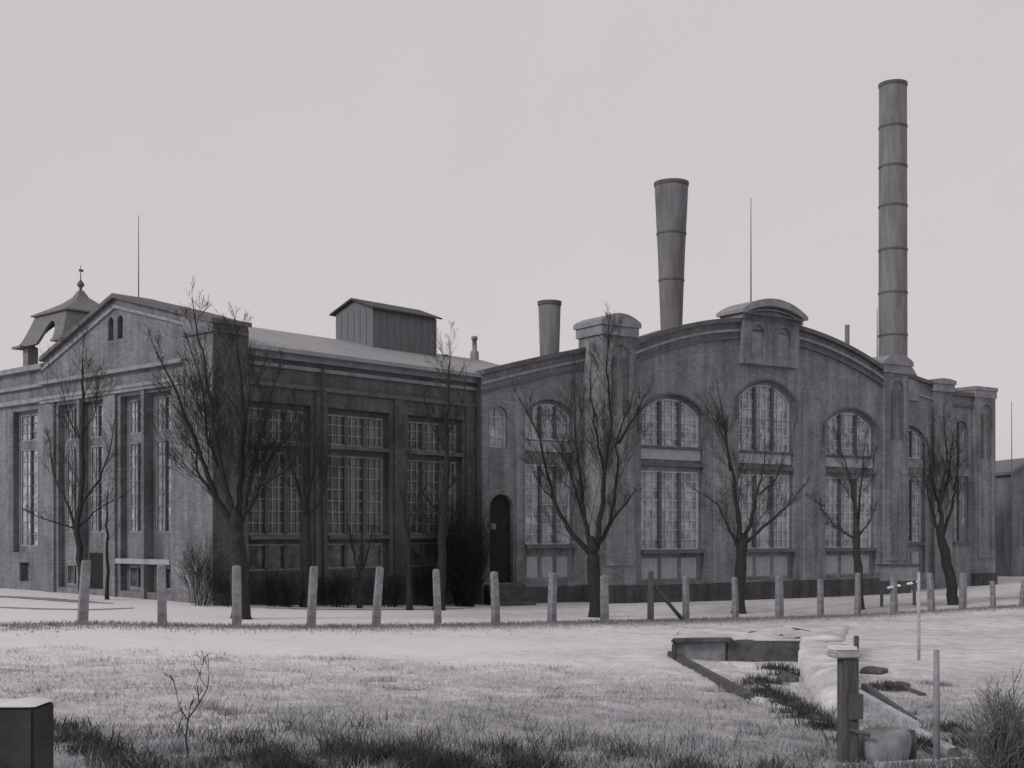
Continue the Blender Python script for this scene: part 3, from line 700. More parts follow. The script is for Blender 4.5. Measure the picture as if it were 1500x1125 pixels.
def tree(px, py, Y, limbs, label, r0, mat='bark', kids=(5, 4, 3), side_n=9, spread=.55, up=.13, length=.42, depth_spread=.5):
    X = (px-CX)/F*Y; z = g(X, Y); s = Y/F
    o = empty('bare_tree', (X, Y, z), random.uniform(-.02, .02), label, 'tree', 'bare trees in front of the factory')
    def L(x, y, dy=0): return Vector(((x-px)*s, dy, EYE-(y-HY)*s-z))
    tr = MB(); cr = MB()
    for i, (pts, ra, rb) in enumerate(limbs):
        dy = 0 if i == 0 else random.uniform(-1, 1)*depth_spread
        n = len(pts); P = []; 
        for k, (x, y) in enumerate(pts): P.append(L(x, y, dy*k*1.0 if i else 0))
        if i == 0: P[0].z = -.25
        # subdivide with a little wander
        Q = []; RR = []
        for k in range(n-1):
            m_ = 4
            for j in range(m_):
                t = j/m_; q = P[k].lerp(P[k+1], t)
                if j: q += Vector((random.gauss(0, .03), random.gauss(0, .03), 0))
                Q.append(q); tt = (k+t)/(n-1); RR.append((ra*s*(1-tt)**(1 if i == 0 else 1.35)+rb*s*min(1, tt*1.3)*.8)*(.92 if i == 0 else .75))
        Q.append(P[-1]); RR.append(rb*s)
        if i == 0:
            RR[0] *= 1.5; RR[1] *= 1.12
            if len(limbs) > 1 and pts[-1][1] > 740:
                u_ = (Q[-1]-Q[-2]).normalized(); r_ = RR[-1]
                for h_, f_ in ((.5, .95), (1.0, .8), (1.6, .55), (2.3, .25)): Q.append(Q[-1].lerp(P[-1]+u_*r_*h_, 1.0)); RR.append(r_*f_)
        tr.tube(Q, RR, 9 if i == 0 else 7)
        if i == 0 and len(limbs) > 1 and not label.startswith('upright') and not label.startswith('thin'): continue
        tot = sum((P[k+1]-P[k]).length for k in range(n-1))
        for k in range(side_n):
            t = .12+.88*((k+random.random())/side_n); j = min(len(Q)-2, int(t*(len(Q)-1)))
            if i == 0 and t < .4: continue
            if i == 0: t = min(t, .93)
            ax = (Q[j+1]-Q[j]).normalized(); sd = ax.cross(Vector((random.gauss(0, 1), random.gauss(0, 1), random.gauss(0, 1)))).normalized()
            nd = ax*.9+sd*random.uniform(spread*.6, spread*1.4)+Vector((0, 0, up))
            grow(cr, Q[j], nd, tot*length*random.uniform(.55, 1.1)*(1.2-.9*t), min(.017, max(.008, RR[j]*.3)), 0, up, spread, .07, kids)
        grow(cr, Q[-1], Q[-1]-Q[-3], tot*.11, max(.007, RR[-1]*.5), 0, up, spread, .06, kids)
    tr.build('trunk', mat, o); cr.build('crown', mat, o, normals=False)
    return o

tree(122, 883, 53, [([(124, 883), (119, 830), (112, 780), (121, 700), (121, 620), (120, 560), (121, 525)], 6.5, 1.2),
                    ([(112, 780), (92, 730), (70, 690), (60, 640)], 3.2, .8), ([(118, 740), (145, 700), (158, 650), (163, 610)], 3, .8),
                    ([(118, 770), (140, 745), (175, 725)], 2.2, .7), ([(111, 775), (70, 760), (45, 745)], 1.8, .6), ([(121, 650), (95, 610), (78, 560)], 1.8, .6), ([(121, 640), (140, 600), (150, 540)], 1.8, .6)],
     'thin bare tree with one straight leader before the gable end, leftmost of the trees', .1, side_n=10, length=.42)
tree(352, 905, 46, [([(354, 908), (351, 860), (348, 800), (346, 770)], 14.5, 11.5),
                    ([(346, 775), (318, 730), (298, 670), (270, 590), (238, 520)], 8, 1.8), ([(345, 770), (330, 700), (318, 620), (312, 540), (300, 470)], 7, 1.5),
                    ([(348, 770), (352, 700), (356, 610), (345, 530), (340, 480)], 7, 1.5), ([(350, 770), (378, 710), (400, 660), (435, 620)], 8, 1.6),
                    ([(352, 765), (368, 690), (388, 610), (405, 540)], 6.5, 1.3), ([(318, 730), (285, 690), (282, 640), (255, 600)], 3.5, 1), ([(375, 715), (420, 690), (455, 650), (470, 600)], 4, 1), ([(330, 700), (300, 640), (290, 560), (260, 480)], 4, 1)],
     'biggest bare tree with dark forked trunk in front of the hall corner', .3, side_n=17, kids=(5, 5, 3), length=.40)
tree(449, 885, 54, [([(450, 888), (449, 830), (447, 760)], 10, 8), ([(447, 765), (448, 710), (447, 650), (440, 590)], 6, 1.2), ([(449, 760), (470, 735), (480, 690), (483, 650)], 4, 1), ([(446, 745), (430, 690), (418, 640), (415, 590)], 4, 1), ([(448, 740), (460, 680), (470, 610)], 3, .8)],
     'slender dark tree close to the hall wall, second right of the corner', .2, side_n=7)
tree(645, 890, 57, [([(643, 892), (646, 830), (648, 760), (655, 690), (653, 620), (657, 570), (659, 530)], 8.5, 1.2),
                    ([(648, 760), (620, 725), (606, 680)], 3, .8), ([(652, 720), (680, 690), (695, 655)], 3, .8), ([(654, 660), (630, 620), (620, 570)], 2.4, .7), ([(654, 640), (676, 600), (682, 555)], 2.4, .7), ([(648, 770), (612, 760), (588, 740)], 2, .7)],
     'upright narrow bare tree in front of the right end of the hall', .15, side_n=11, length=.36)
tree(872, 905, 56, [([(873, 909), (873, 870), (869, 825), (868, 806)], 11.5, 9.5),
                    ([(866, 812), (832, 775), (812, 735), (800, 690), (790, 640), (760, 585)], 6, 1.2), ([(868, 806), (856, 760), (850, 700), (843, 640), (842, 560)], 5.5, 1),
                    ([(872, 806), (880, 750), (884, 690), (893, 620), (884, 550), (886, 505)], 6.5, 1.2), ([(874, 806), (895, 765), (904, 700), (906, 640), (925, 590)], 5.5, 1.2), ([(895, 765), (920, 735), (935, 715)], 3, .8),
                    ([(812, 735), (795, 715), (780, 690)], 2, .8), ([(884, 690), (870, 620), (866, 540)], 3.5, .8), ([(906, 650), (935, 600), (950, 570)], 3, .8), ([(856, 760), (838, 700), (820, 650)], 3, .8)],
     'vase shaped bare tree in front of the left capped pier', .3, side_n=13, kids=(5, 5, 3), length=.38)
tree(1083, 905, 61.5, [([(1082, 909), (1083, 860), (1087, 800)], 10.5, 8.5), ([(1085, 800), (1079, 745), (1070, 690), (1057, 645), (1030, 600)], 6, 1), ([(1084, 805), (1066, 775), (1050, 740), (1010, 715)], 4, .8),
                       ([(1090, 800), (1102, 760), (1112, 720), (1124, 680), (1125, 640)], 5, 1), ([(1093, 795), (1125, 765), (1150, 740), (1172, 710)], 4, .8), ([(1112, 725), (1140, 700), (1155, 660)], 2.6, .7), ([(1070, 690), (1062, 630), (1050, 570)], 3, .7)],
     'forked bare tree below the curved crest', .25, 'bark_far', side_n=12, length=.40)
tree(1256, 895, 64, [([(1259, 897), (1258, 850), (1255, 780)], 7, 5.5), ([(1255, 785), (1251, 740), (1242, 700), (1232, 670), (1222, 640)], 4, .8), ([(1253, 790), (1225, 770), (1208, 740)], 3, .7), ([(1256, 775), (1262, 730), (1270, 690), (1278, 630)], 3.4, .7), ([(1256, 790), (1278, 762), (1290, 735)], 2.4, .6), ([(1208, 742), (1190, 735), (1175, 725)], 1.5, .5)],
     'small bare tree in front of the third arched window', .15, 'bark_far', side_n=11, length=.42)
tree(1392, 890, 66, [([(1398, 892), (1393, 850), (1384, 805), (1378, 780)], 9, 7), ([(1379, 785), (1378, 730), (1384, 670), (1378, 610)], 5, 1), ([(1377, 790), (1362, 745), (1350, 705), (1345, 670)], 4, .8), ([(1381, 785), (1398, 740), (1405, 700), (1412, 650)], 4, .8), ([(1378, 740), (1392, 690), (1398, 640)], 3, .7), ([(1376, 750), (1366, 700), (1362, 640)], 2.6, .7)],
     'dark leaning bare tree before the right flank, rightmost of the trees', .2, 'bark', side_n=12, length=.40)
tree(158, 880, 54, [([(157, 882), (157, 820), (155, 770), (158, 720)], 3, 1.2)], 'thin young sapling by the gable end door', .05, side_n=4, kids=(3, 3, 2), length=.4)
tree(602, 886, 56, [([(600, 888), (598, 800), (592, 740), (596, 690)], 4.5, 1), ([(598, 790), (615, 740), (618, 700)], 2.4, .8)], 'thin dark sapling between two windows of the long hall wall', .1, side_n=6, kids=(3, 3, 2))
tree(527, 886, 55.5, [([(527, 888), (527, 830), (530, 780)], 4, 1.6), ([(527, 850), (540, 800), (546, 760)], 2.6, 1), ([(526, 845), (515, 800), (508, 760)], 2.6, 1)], 'small dark sapling under the middle window of the hall', .1, side_n=5, kids=(3, 3, 2))

# ------------------------------------------------------------------ shrubs against the walls
def shrub(px, Y, hpx, wpx, label, n=46, mat='shrub', leaves=500, group='winter shrubs along the factory wall', rr=.018, name='shrub'):
    X = (px-CX)/F*Y; z = g(X, Y); H = hpx*Y/F; Wd = wpx*Y/F/2
    o = empty(name, (X, Y, z), 0, label, 'shrub', group); mm = MB(); lf = MB()
    for i in range(n):
        a = random.uniform(0, 6.28); rad = Wd*math.sqrt(random.random()); top = Vector((math.cos(a)*rad, math.sin(a)*rad*.6, H*(1-.45*(rad/Wd)**2)*random.uniform(.6, 1.05)))
        b = Vector((math.cos(a)*rad*.45, math.sin(a)*rad*.3, -.1)); d = top-b
        grow(mm, b, d+Vector((0, 0, .2)), d.length, rr, 1, .1, .6, .14, (0, 5, 4))
    for i in range(leaves):
        a = random.uniform(0, 6.28); rad = Wd*math.sqrt(random.random()); zz = random.random()**.8*H*(1-.4*(rad/Wd)**2)
        c = Vector((math.cos(a)*rad, math.sin(a)*rad*.6, zz)); u = Vector((random.gauss(0, 1), random.gauss(0, 1), random.gauss(0, 1))).normalized(); w = u.orthogonal().normalized(); q = random.uniform(.04, .1)
        lf.add([tuple(c+u*q), tuple(c+w*q*.6), tuple(c-u*q), tuple(c-w*q*.6)], [(0, 1, 2, 3)])
    mm.build('twigs', mat, o, normals=False)
    if leaves: lf.build('withered_leaves', mat, o, normals=False)
    return o
shrub(294, 51.3, 92, 60, 'spreading dark shrub at the foot of the corner pier', 26, leaves=0, rr=.014)
shrub(345, 51.6, 60, 70, 'dark shrub behind the biggest forked tree', 34, leaves=0)
shrub(410, 53.4, 52, 76, 'low dark shrub under the first window of the long hall wall', 46, leaves=0)
shrub(490, 55.6, 46, 84, 'low wide shrub right of the slender dark tree', 46, leaves=0)
shrub(572, 58.0, 42, 80, 'lowest dark shrub of the row, under the middle window', 42, leaves=0)
shrub(632, 60.2, 62, 56, 'dark shrub behind the upright narrow tree', 46, leaves=0)
shrub(681, 61.2, 148, 60, 'tall dense dark bush in the corner beside the arched door', 120, leaves=150)

# ------------------------------------------------------------------ foreground: old sluice, rubble, timbers
def slab(name, mat, corners, z0, z1, label=None, cat=None, parent=None, bevel=.04, group=None):
    """solid on a four-cornered plan (world XY), with per-corner top heights allowed"""
    zt = z1 if isinstance(z1, (list, tuple)) else [z1]*4; zb = z0 if isinstance(z0, (list, tuple)) else [z0]*4
    cx = sum(c[0] for c in corners)/4; cy = sum(c[1] for c in corners)/4; c0 = min(zb)
    mm = MB(); vs = [(c[0]-cx, c[1]-cy, zb[i]-c0) for i, c in enumerate(corners)]+[(c[0]-cx, c[1]-cy, zt[i]-c0) for i, c in enumerate(corners)]
    mm.add(vs, [(3, 2, 1, 0), (4, 5, 6, 7), (0, 1, 5, 4), (1, 2, 6, 5), (2, 3, 7, 6), (3, 0, 4, 7)])
    loc = Vector((cx, cy, c0))
    if parent: loc = loc-parent.location
    o = mm.build(name, mat, parent, loc, bevel=bevel)
    if label: tag(o, label, cat, group)
    return o
def XY(px, Y): return ((px-CX)/F*Y, Y)

def GP(px, py, dz=0.0):
    X, Y, Z = ray_ground(px, py); return Vector((X, Y, Z+dz))
hY = 35.5
zt = EYE-(934-HY)/F*hY
hw = empty('sluice', ((1100-CX)/F*hY, hY, g((1100-CX)/F*hY, hY)), 0, 'old snow covered concrete sluice with low headwall and sloping edge beam', 'sluice')
slab('headwall', 'concrete_dark', [XY(1064, hY), XY(1174, hY), XY(1176, hY+3), XY(1066, hY+3)], -.3, zt-.02, parent=hw)
slab('headwall', 'concrete', [XY(986, hY-.3), XY(1063, hY-.05), XY(1065, hY+3), XY(992, hY+3)], -.3, zt-.06, parent=hw)
slab('coping', 'concrete_dark', [XY(983, hY-.55), XY(1072, hY-.25), XY(1074, hY+.2), XY(985, hY)], zt-.13, zt+.0, parent=hw)
slab('coping', 'concrete_dark', [XY(984, hY-.56), XY(991, hY-.55), XY(992, hY), XY(985, hY)], zt-.55, zt-.135, parent=hw)
def drift(name, grid, mat='snow_patchy', parent=None, lumps=.03, skirt=.35, base=None):
    """closed snow mass: grid of surface points, lumpy, with a skirt sunk in the ground"""
    rows = len(grid); cols = len(grid[0]); mm = MB(); P0_ = grid[0][0]; vs = []
    for j in range(rows):
        for i in range(cols):
            p = grid[j][i]; edge = (i in (0, cols-1)) or (j in (0, rows-1))
            w_ = 0 if edge else lumps
            p = p+Vector((random.gauss(0, .03), random.gauss(0, .04), -.03 if edge else 0))
            vs.append((p.x+(0 if edge else random.gauss(0, .02)), p.y, p.z+w_*(math.sin(p.x*3.1+p.y*1.7)+math.sin(p.x*6.3-p.y*2.9)*.6)))
    n_ = len(vs); vs += [(x, y, z-skirt) for x, y, z in vs]; fs_ = []
    for j in range(rows-1):
        for i in range(cols-1):
            q = (j*cols+i, j*cols+i+1, (j+1)*cols+i+1, (j+1)*cols+i); fs_.append(q); fs_.append(tuple(n_+k for k in reversed(q)))
    for i in range(cols-1):
        fs_.append((i, i+1, n_+i+1, n_+i)); k = (rows-1)*cols; fs_.append((k+i, k+i+1, n_+k+i+1, n_+k+i))
    for j in range(rows-1):
        k = j*cols; fs_.append((k, k+cols, n_+k+cols, n_+k)); k += cols-1; fs_.append((k, k+cols, n_+k+cols, n_+k))
    loc = parent.location if parent else Vector((0, 0, 0))
    mm.add([(x-loc.x, y-loc.y, z-loc.z) for x, y, z in vs], fs_, True); return mm.build(name, mat, parent)
def lerp_grid(a, b, c, d, nu, nv, up=None):
    out = []
    for j in range(nv+1):
        v = j/nv; out.append([])
        for i in range(nu+1):
            u = i/nu; p = a.lerp(b, u).lerp(d.lerp(c, u), v)
            if up: p = p+Vector((0, 0, up(u, v)))
            out[-1].append(p)
    return out
V3 = lambda px, py, Y: Vector(W(px, py, Y))
# snow lying on the deck behind the headwall
drift('snow_cover', lerp_grid(V3(987, 932.5, hY+.05), V3(1236, 935, hY-.1), Vector((*XY(1244, 41), zt-.06)), Vector((*XY(1002, 40.5), zt-.05)), 16, 10, lambda u, v: 0.03*math.sin(math.pi*u)*math.sin(math.pi*v)), parent=hw, lumps=.03, skirt=.07)
# snowy ramp down to the field on the right
ra_, rb2 = V3(1172, 935, hY-.2), V3(1240, 942, hY-.6)
rc_, rd_ = GP(1246, 1072, .0), GP(1178, 1006, .0)
drift('snow_ramp', lerp_grid(ra_, rb2, rc_, rd_, 8, 18, lambda u, v: .2*math.sin(math.pi*v)), parent=hw, lumps=.018, skirt=1.0)
# snow lying in front of the headwall down to the sloping edge beam
drift('snow_cover', [[(lambda q: Vector((q.x, q.y, g(q.x, q.y)+.05-.12*max(abs(2*u-1), abs(2*v-1))**6)))(GP(986+(1096-986)*v+(1070+(1190-1070)*v-986-(110*v))*u, 957+(1026-957)*v+(6+26*v)*u)) for u in [i/12 for i in range(13)]] for v in [j/14 for j in range(15)]], parent=hw, lumps=.03, skirt=.15)
ba, bb = GP(983, 961, .02), GP(1098, 1024, .02)
def beam3(A, B, w0, w1, h0, h1, mat, name='timber', parent=None):
    t = B-A; n = Vector((-t.y, t.x, 0)).normalized(); mm = MB(); vs = []
    for p, w_, h_ in ((A, w0, h0), (B, w1, h1)):
        for zz in (-.25, h_):
            for sg in (-1, 1): vs.append(p+n*sg*w_/2+Vector((0, 0, zz))-(parent.location if parent else A))
    mm.add([tuple(v) for v in vs], [(0, 1, 3, 2), (4, 6, 7, 5), (0, 4, 5, 1), (2, 3, 7, 6), (0, 2, 6, 4), (1, 5, 7, 3)])
    return mm.build(name, mat, parent, None if parent else A, bevel=.015)
beam3(ba, bb, .22, .2, .14, .12, 'concrete_dark', 'edge_beam', hw)
# planks lying on the snow cover
for (a, b, Ya, Yb, lab) in (((1036, 924), (1120, 932), 39.3, 36.6, 'dark plank lying on the left part of the sluice snow'), ((1145, 918), (1186, 926), 40.6, 38.0, 'dark plank lying at the back of the sluice snow'), ((1210, 926), (1238, 927), 38.5, 38.3, 'short dark stick lying behind the snowy post cap')):
    A = Vector((*XY(a[0], Ya), 0)); B = Vector((*XY(b[0], Yb), 0)); A.z = EYE-(a[1]-HY)/F*Ya; B.z = EYE-(b[1]-HY)/F*Yb; t = (B-A); n = Vector((-t.y, t.x, 0)).normalized()*.05
    slab('plank', 'wood_dark', [(A-n)[:2], (A+n)[:2], (B+n)[:2], (B-n)[:2]], [A.z-.05, A.z-.05, B.z-.05, B.z-.05], [A.z+.04, A.z+.04, B.z+.04, B.z+.04], lab, 'plank', bevel=.01)
# gate post with snowy cap
pY = 18.8; pX = (1242-CX)/F*pY; pz = g(pX, pY)
gp = empty('sluice_post', (pX, pY, pz), .12, 'thick dark timber post with a snow capped crosspiece in front of the sluice', 'post')
ptop = EYE-(963-HY)/F*pY-pz
mm = MB(); mm.box(-.125, .125, -.125, .125, -.4, ptop); mm.build('shaft', 'wood_dark', gp, bevel=.02)
mm = MB(); mm.box(-.27, .15, -.17, .17, ptop+.002, ptop+.09); mm.build('crosspiece', 'wood_pale', gp, bevel=.02)
mm = MB(); mm.box(-.29, .12, -.18, .18, ptop+.092, ptop+.17); mm.build('snow_cap', 'snow', gp, bevel=.035)
mm = MB(); mm.box(.1, .16, -.03, .03, ptop+.1, ptop+.32); mm.build('iron_pin', 'iron_dark', gp)
mm = MB(); mm.tube([(-.02, -.13, ptop*.32), (.22, -.3, ptop*.28)], [.03, .03], 6); mm.build('bolt', 'iron_dark', gp)
mm = MB(); mm.box(-.04, .17, -.17, -.13, ptop*.42, ptop*.66); mm.build('iron_plate', 'iron_dark', gp)
# timbers
def timber(a, b, w_, h_, mat, label, dza=.0, dzb=.0):
    A, B = GP(*a), GP(*b); A.z += dza; B.z += dzb
    return tag(beam3(A, B, w_, w_, h_, h_, mat), label, 'timber')
timber((1254, 1018), (1340, 1070), .18, .16, 'wood_pale', 'long pale timber sloping down to the right from the dark post')
timber((1266, 1006), (1338, 1060), .14, .13, 'wood_dark', 'dark strip in place of the shadow above the long pale sloping timber')  # not a real timber: dark strip modelled for the shadow above the pale one
timber((1340, 1074), (1396, 1108), .2, .13, 'wood_pale', 'short pale plank sloping to the right above the bottom plank')
timber((1333, 1082), (1390, 1114), .12, .05, 'wood_dark', 'dark timber under the edge of the short pale sloping plank')
timber((1288, 1122), (1426, 1111), .2, .07, 'wood_pale', 'pale horizontal plank lying at the bottom right')
timber((1302, 1140), (1424, 1127), .3, .09, 'wood_dark', 'dark beam lying in front of the pale bottom plank')
timber((1300, 1000), (1352, 1016), .16, .06, 'wood_dark', 'short dark board lying flat right of the dark post, farthest of the loose boards')
timber((1366, 1034), (1330, 1048), .22, .08, 'concrete', 'pale slab fragment between the sloping timber and the thin stake')
timber((1394, 1064), (1424, 1092), .14, .07, 'wood_dark', 'dark board lying at the foot of the tangled bush')
# broken concrete drum
q = GP(1294, 1110)
mm = MB(); mm.lathe([(.02, -.15), (.33, -.15), (.365, 0), (.39, .16), (.395, .3), (.37, .42), (.3, .47), (.24, .43), (.02, .40)], 28)
mm.v = [(x*(1+.05*math.sin(3*math.atan2(y, x)+z*5)), y, z+.06*x) for x, y, z in mm.v]
tag(mm.build('concrete_drum', 'concrete', None, q), 'pale rounded concrete drum lying beside the dark post', 'drum')
q = GP(1334, 1112)
mm = MB(); mm.tube([(0, 0, -.1), (.01, 0, .25), (0, .02, .46)], [.085, .08, .07], 8)
tag(mm.build('stump', 'wood_dark', None, q), 'dark upright stump between the drum and the pale sloping plank', 'stump')
# rubble
def stone(px, py, wpx, hpx, label, mat='rock', k=0):
    q = GP(px, py+hpx*.4); Y = q.y; bm = bmesh.new(); bmesh.ops.create_icosphere(bm, subdivisions=3, radius=1)
    rs = random.Random(k+px)
    ph = [(rs.uniform(2, 6), rs.uniform(0, 6), rs.uniform(2, 6), rs.uniform(0, 6)) for _ in range(4)]
    for v in bm.verts:
        c = v.co.copy(); f = 1+sum(.1*math.sin(a*c.x+b)*math.sin(q_*c.y+d+c.z*3) for a, b, q_, d in ph)
        v.co = Vector((c.x*f*wpx/2*Y/F, c.y*f*wpx/2.4*Y/F, (max(-.3, c.z)*f)*hpx*.72*Y/F))
    me = bpy.data.meshes.new('stone'); bm.to_mesh(me); bm.free(); me.materials.append(M[mat])
    o = bpy.data.objects.new('stone', me); COL.objects.link(o); o.location = q; o.rotation_euler.z = rs.uniform(-.3, .3)
    return tag(o, label, 'stone', 'rubble round the old sluice')
for a in [(1279, 980, 42, 12, 'long dark stone right of the snowy post cap'), (1277, 1000, 17, 8, 'smallest dark stone right of the dark post'), (1320, 1001, 24, 9, 'flat dark stone at the right end of the rubble'),
          (1153, 990, 34, 22, 'dark round stone against the left side of the snowy ramp'), (1122, 1010, 34, 11, 'dark stone left of the round stone by the snowy ramp'), (1162, 1028, 36, 13, 'broad dark stone at the left foot of the snowy ramp'), (1192, 1046, 40, 12, 'long dark stone lowest along the snowy ramp'),
          (1352, 1040, 34, 9, 'low grey stone right of the long pale timber', 'concrete'), (1398, 1094, 22, 20, 'dark stone behind the short pale plank')]:
    stone(*a[:5], mat=a[5] if len(a) > 5 else 'rock')
# thin pale stakes
def stake(px, pt, pb, Y, w, label, mat='wood_pale', lean=0):
    X = (px-CX)/F*Y; z = g(X, Y); H = EYE-(pt-HY)/F*Y-z
    mm = MB(); mm.tube([(0, 0, -.3), (lean*.5, 0, H*.5), (lean, 0, H)], [w, w*.95, w*.8], 7)
    tag(mm.build('stake', mat, None, (X, Y, z)), label, 'stake')
stake(1346, 838, 952, 37, .05, 'tall thin pale stake standing in the field below the notice board')
stake(1372, 952, 1090, 19.0, .055, 'thin pale stake right of the rubble', 'concrete')
# dark masonry block at the lower left
bz = EYE-(1037-HY)/F*9.0; bx = (49-CX)/F*9.0
mb_ = empty('masonry_block', (bx-1, 9.2, g(-3.6, 9.2)), 0, 'dark masonry wall end with snow on top at the lower left corner', 'wall')
slab('wall', 'masonry', [(-6.2, 9.0), (bx, 9.0), (bx-.01, 9.44), (-6.2, 9.44)], .2, bz, parent=mb_, bevel=.02)
sc = MB(); L0, L1 = -6.2, bx; nn = 30; vs = []; fs_ = []
for i in range(nn+1):
    t = i/nn; x = L0+(L1-L0)*t; e_ = min(1, (1-t)/.05)
    h_ = (.03+.012*math.sin(t*19)+.01*math.sin(t*41))*e_
    for (y, h) in ((9.0, 0), (9.03, h_*.8), (9.2, h_*1.2), (9.38, h_), (9.44, 0)): vs.append((x-mb_.location.x, y-9.2, bz+h-mb_.location.z+.003))
for i in range(nn):
    for q in range(4): fs_.append((i*5+q, (i+1)*5+q, (i+1)*5+q+1, i*5+q+1))
    fs_.append((i*5, i*5+4, (i+1)*5+4, (i+1)*5))
sc.add(vs, fs_, True); sc.build('snow_cap', 'snow', mb_)
# dead plant and brush
o = shrub(1470, 17.2, 120, 86, 'dark tangled dead bush at the lower right edge', 110, 'grass_mid', 100, None, .006)
X, Y_, Z = (276-CX)/F*16.5, 16.5, 0; z = g(X, Y_)
pl = empty('dead_plant', (X, Y_, z), 0, 'thin dead forked plant standing in the snowy field at lower left', 'plant')
def L_(x, y): return Vector(((x-276)*16.5/F, 0, EYE-(y-HY)*16.5/F-z))
st = MB(); tw = MB()
for pts, r in (([(279, 1112), (272, 1080), (276, 1052), (292, 1030), (304, 1008), (306, 990)], .014), ([(275, 1054), (262, 1035), (258, 1012)], .008), ([(292, 1030), (288, 1000), (296, 975)], .006), ([(272, 1080), (262, 1062), (250, 1050)], .006)):
    P = [L_(*p) for p in pts]; P[0].z = min(P[0].z, -.05) if pts[0][1] > 1100 else P[0].z
    st.tube(P, [r*(1-.7*i/len(P)) for i in range(len(P))], 6)
    for q in P[2:]: grow(st, q, Vector((random.gauss(0, .6), random.gauss(0, .5), 1)), .25, .004, 1, .1, .7, .2, (0, 3, 3))
st.build('stem', 'shrub', pl, normals=False)

# ------------------------------------------------------------------ grass and weeds (uncountable)
def blades(name, n, sampler, h, w, mat, lean=.5):
    P = sampler(n); n = len(P); z = gz(P[:, 0], P[:, 1])
    hh = h[0]+(h[1]-h[0])*rng.random(n)**1.6; a = rng.random(n)*6.283; ww = w*(.6+.8*rng.random(n))
    dx, dy = np.cos(a)*ww, np.sin(a)*ww; lx, ly = rng.normal(0, lean, n)*hh, rng.normal(0, lean, n)*hh
    V = np.empty((n, 5, 3))
    V[:, 0] = np.c_[P[:, 0]-dx, P[:, 1]-dy, z-.02]; V[:, 1] = np.c_[P[:, 0]+dx, P[:, 1]+dy, z-.02]
    V[:, 2] = np.c_[P[:, 0]+dx*.7+lx*.4, P[:, 1]+dy*.7+ly*.4, z+hh*.6]; V[:, 3] = np.c_[P[:, 0]-dx*.7+lx*.4, P[:, 1]-dy*.7+ly*.4, z+hh*.6]
    V[:, 4] = np.c_[P[:, 0]+lx, P[:, 1]+ly, z+hh]
    me = bpy.data.meshes.new(name); b = np.arange(n)[:, None]*5
    q = (b+np.array([0, 1, 2, 3])); t = (b+np.array([3, 2, 4]))
    me.vertices.add(n*5); me.vertices.foreach_set('co', V.ravel())
    me.loops.add(n*7); me.polygons.add(n*2)
    me.loops.foreach_set('vertex_index', np.c_[q, t].ravel().astype(np.int32))
    ls = (np.arange(n)[:, None]*7+np.array([0, 4])).ravel().astype(np.int32)
    me.polygons.foreach_set('loop_start', ls); me.polygons.foreach_set('loop_total', np.tile([4, 3], n).astype(np.int32))
    me.update(calc_edges=True); me.materials.append(M[mat])
    o = bpy.data.objects.new(name, me); COL.objects.link(o); return kind(o, 'stuff')
def clump_noise(x, y): return np.sin(x*1.7+1.3*np.sin(y*.8))*np.sin(y*1.9+1.1*np.sin(x*1.1))+.5*np.sin(x*4.3+y*2.1)*np.sin(y*5.1-x*1.7)
def field(y0, y1, pw, bias, clump):
    def f(n):
        y = y0+(y1-y0)*rng.random(n*3)**pw; x = (rng.random(n*3)-.5)*1.0*y*.92
        keep = rng.random(n*3) < np.clip(bias+clump*clump_noise(x, y), 0, 1)
        return np.c_[x, y][keep][:n]
    return f
blades('dry_grass', 26000, field(13, 28, 1.6, .35, .35), (.02, .09), .005, 'grass_mid', .9)
blades('dry_grass', 50000, field(13, 32, 1.5, .45, .25), (.02, .11), .005, 'grass_pale', .9)
def tufts(y0, y1, k, sd_, xb=None):
    def f(n):
        cy = y0+(y1-y0)*rng.random(k)**1.5; cx = (rng.random(k)-.5)*.92*cy if xb is None else rng.uniform(xb[0], xb[1], k)
        i = (rng.random(n)**1.7*k).astype(int); r_ = sd_*(.4+1.2*rng.random(k))
        return np.c_[cx[i]+rng.normal(0, 1, n)*r_[i]*1.6, cy[i]+rng.normal(0, 1, n)*r_[i]]
    return f
blades('dry_grass', 16000, tufts(15, 32, 700, .14), (.03, .15), .005, 'grass_mid', .8)
blades('weeds', 900, tufts(15.5, 22, 90, .16), (.03, .2), .006, 'grass_dark', .8)
blades('dry_grass', 9000, tufts(15.5, 23, 60, .22), (.05, .3), .004, 'grass_pale', .5)
def bottom(n):
    x = rng.uniform(-5.5, 7.5, n*3); y = 15.4+rng.gamma(2.0, .75, n*3)
    prof = np.exp(-((x-(-1.6))/2.4)**2)*1.0+.5
    keep = (rng.random(n*3) < np.clip(prof*(.25+.75*clump_noise(x*1.9, y*1.6)), 0, 1))
    return np.c_[x, y][keep][:n]
blades('weeds', 30000, bottom, (.03, .36), .005, 'grass_dark', .6)
CL = [GP(1100+18*i, 1006+9.5*i) for i in range(7)]+[GP(1140, 980), GP(1156, 990), GP(1120, 1000), GP(1300, 1010), GP(1262, 1085), GP(1350, 1092), GP(1400, 1070), GP(1440, 1090), GP(1465, 1100), GP(95, 1065), GP(115, 1085), GP(135, 1095)]
def clumps(n):
    k = rng.integers(0, len(CL), n); return np.array([(c.x, c.y) for c in CL])[k]+rng.normal(0, .16, (n, 2))*[1.5, 1]
blades('weeds', 9000, clumps, (.04, .26), .008, 'grass_dark', .5)
